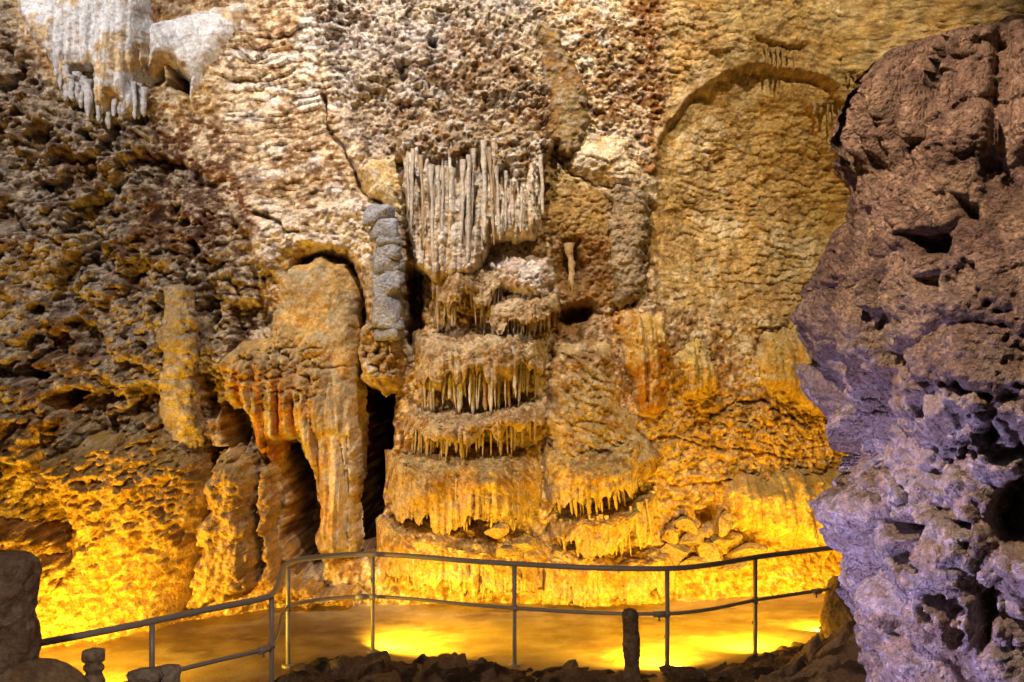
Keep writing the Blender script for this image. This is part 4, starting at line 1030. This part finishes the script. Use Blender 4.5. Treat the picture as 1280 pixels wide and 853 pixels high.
for px in (40, 190, 340, 361, 466, 643, 834, 944, 1085):
    best = min(curve, key=lambda p: abs(640 + F * p.x / p.y - px) + (6 if (px == 340 and p.y > 9.9) or (px == 361 and p.y < 10.5) else 0))
    tube("post", [(best.x, best.y, -.05), (best.x, best.y, .3), (best.x, best.y, .7), (best.x, best.y, 1.0)], .023, M_STEEL, hr)
    tube("foot_plate", [(best.x, best.y, -.04), (best.x, best.y + .0004, .022)], .062, M_STEEL, hr, 14)
    tube("collar", [(best.x, best.y, .55), (best.x, best.y + .0004, .61)], .030, M_STEEL, hr, 12)
for px in (330, 450, 822, 1018):
    best = min(curve, key=lambda p: abs(640 + F * p.x / p.y - px))
    i = curve.index(best); d = (curve[i + 1] - best).normalized()
    c = tube("clamp", [(best.x - d.x * .06, best.y - d.y * .06, .575), (best.x + d.x * .06, best.y + d.y * .06, .575)], .032, M_STEEL, hr)
    tube("bolt", [(0, 0, 0), (0.0001, -.001, -.045)], .011, M_STEEL, c).location = Vector((best.x, best.y, .555)) - Vector(hr.location) + Vector(parent_loc(c))

# ------------------------------------------------------------------ lamps
def floodlight(label, loc, target, colour, power, cone, blend, radius, big, group):
    loc = Vector(loc); d = (Vector(target) - loc).normalized(); q = d.to_track_quat('-Z', 'Y')
    e = empty("floodlight", loc, label, "lamp", group)
    s = 1.0 if big else .15
    # housing: open tapered can with a rim, lens and bracket
    def ring(r, z, n=16): return [(r * math.cos(2 * math.pi * k / n) * s, r * math.sin(2 * math.pi * k / n) * s, z * s) for k in range(n)]
    v = ring(.05, .22) + ring(.09, .18) + ring(.13, .02) + ring(.15, .0) + ring(.15, -.02) + ring(.125, -.02) + ring(.12, .015)
    n = 16; f = [tuple(range(n))]
    for k in range(6):
        for i in range(n): f.append((k * n + i, (k + 1) * n + i, (k + 1) * n + (i + 1) % n, k * n + (i + 1) % n))
    me = bpy.data.meshes.new("housing"); me.from_pydata(v, [], f); me.update()
    h = obj("housing", me, M_HOUSING, e); h.rotation_euler = q.to_euler()
    me = bpy.data.meshes.new("lens"); me.from_pydata(ring(.119, .012) + [(0, 0, .004 * s)], [], [(i, (i + 1) % n, n) for i in range(n)]); me.update()
    l = obj("lens", me, lens_mat("lamp_glass", colour, 3.0), e); l.rotation_euler = q.to_euler()
    u = bpy.data.meshes.new("bracket"); bv = []
    for (x, z) in ((-.17, .0), (-.17, -.14), (.17, -.14), (.17, .0)):
        for (dx, dy) in ((0, -.02), (0, .02)): bv.append((x * s, dy * s, z * s + .0))
    u.from_pydata(bv, [], [(0, 1, 3, 2), (2, 3, 5, 4), (4, 5, 7, 6)]); u.update()
    obj("bracket", u, M_HOUSING, e).rotation_euler = (0, 0, math.atan2(d.y, d.x) - math.pi / 2)
    ld = bpy.data.lights.new("bulb", 'SPOT'); ld.color = colour; ld.energy = power; ld.spot_size = math.radians(cone); ld.spot_blend = blend; ld.shadow_soft_size = radius
    b = bpy.data.objects.new("bulb", ld); COL.objects.link(b); b.parent = e; b.location = d * .05 * s; b.rotation_euler = q.to_euler()
    return e
for lb, loc, tg, c, pw, cone, bl, rad in LAMPS_HIGH:
    floodlight(lb, loc, tg, c, pw, cone, bl, rad, True, "large floodlights outside the view")
for lb, loc, tg, pw in LAMPS_LOW:
    floodlight(lb, loc, tg, AMBER, pw, 146, 1.0, 0.04, False, "amber floodlights along the path edge")
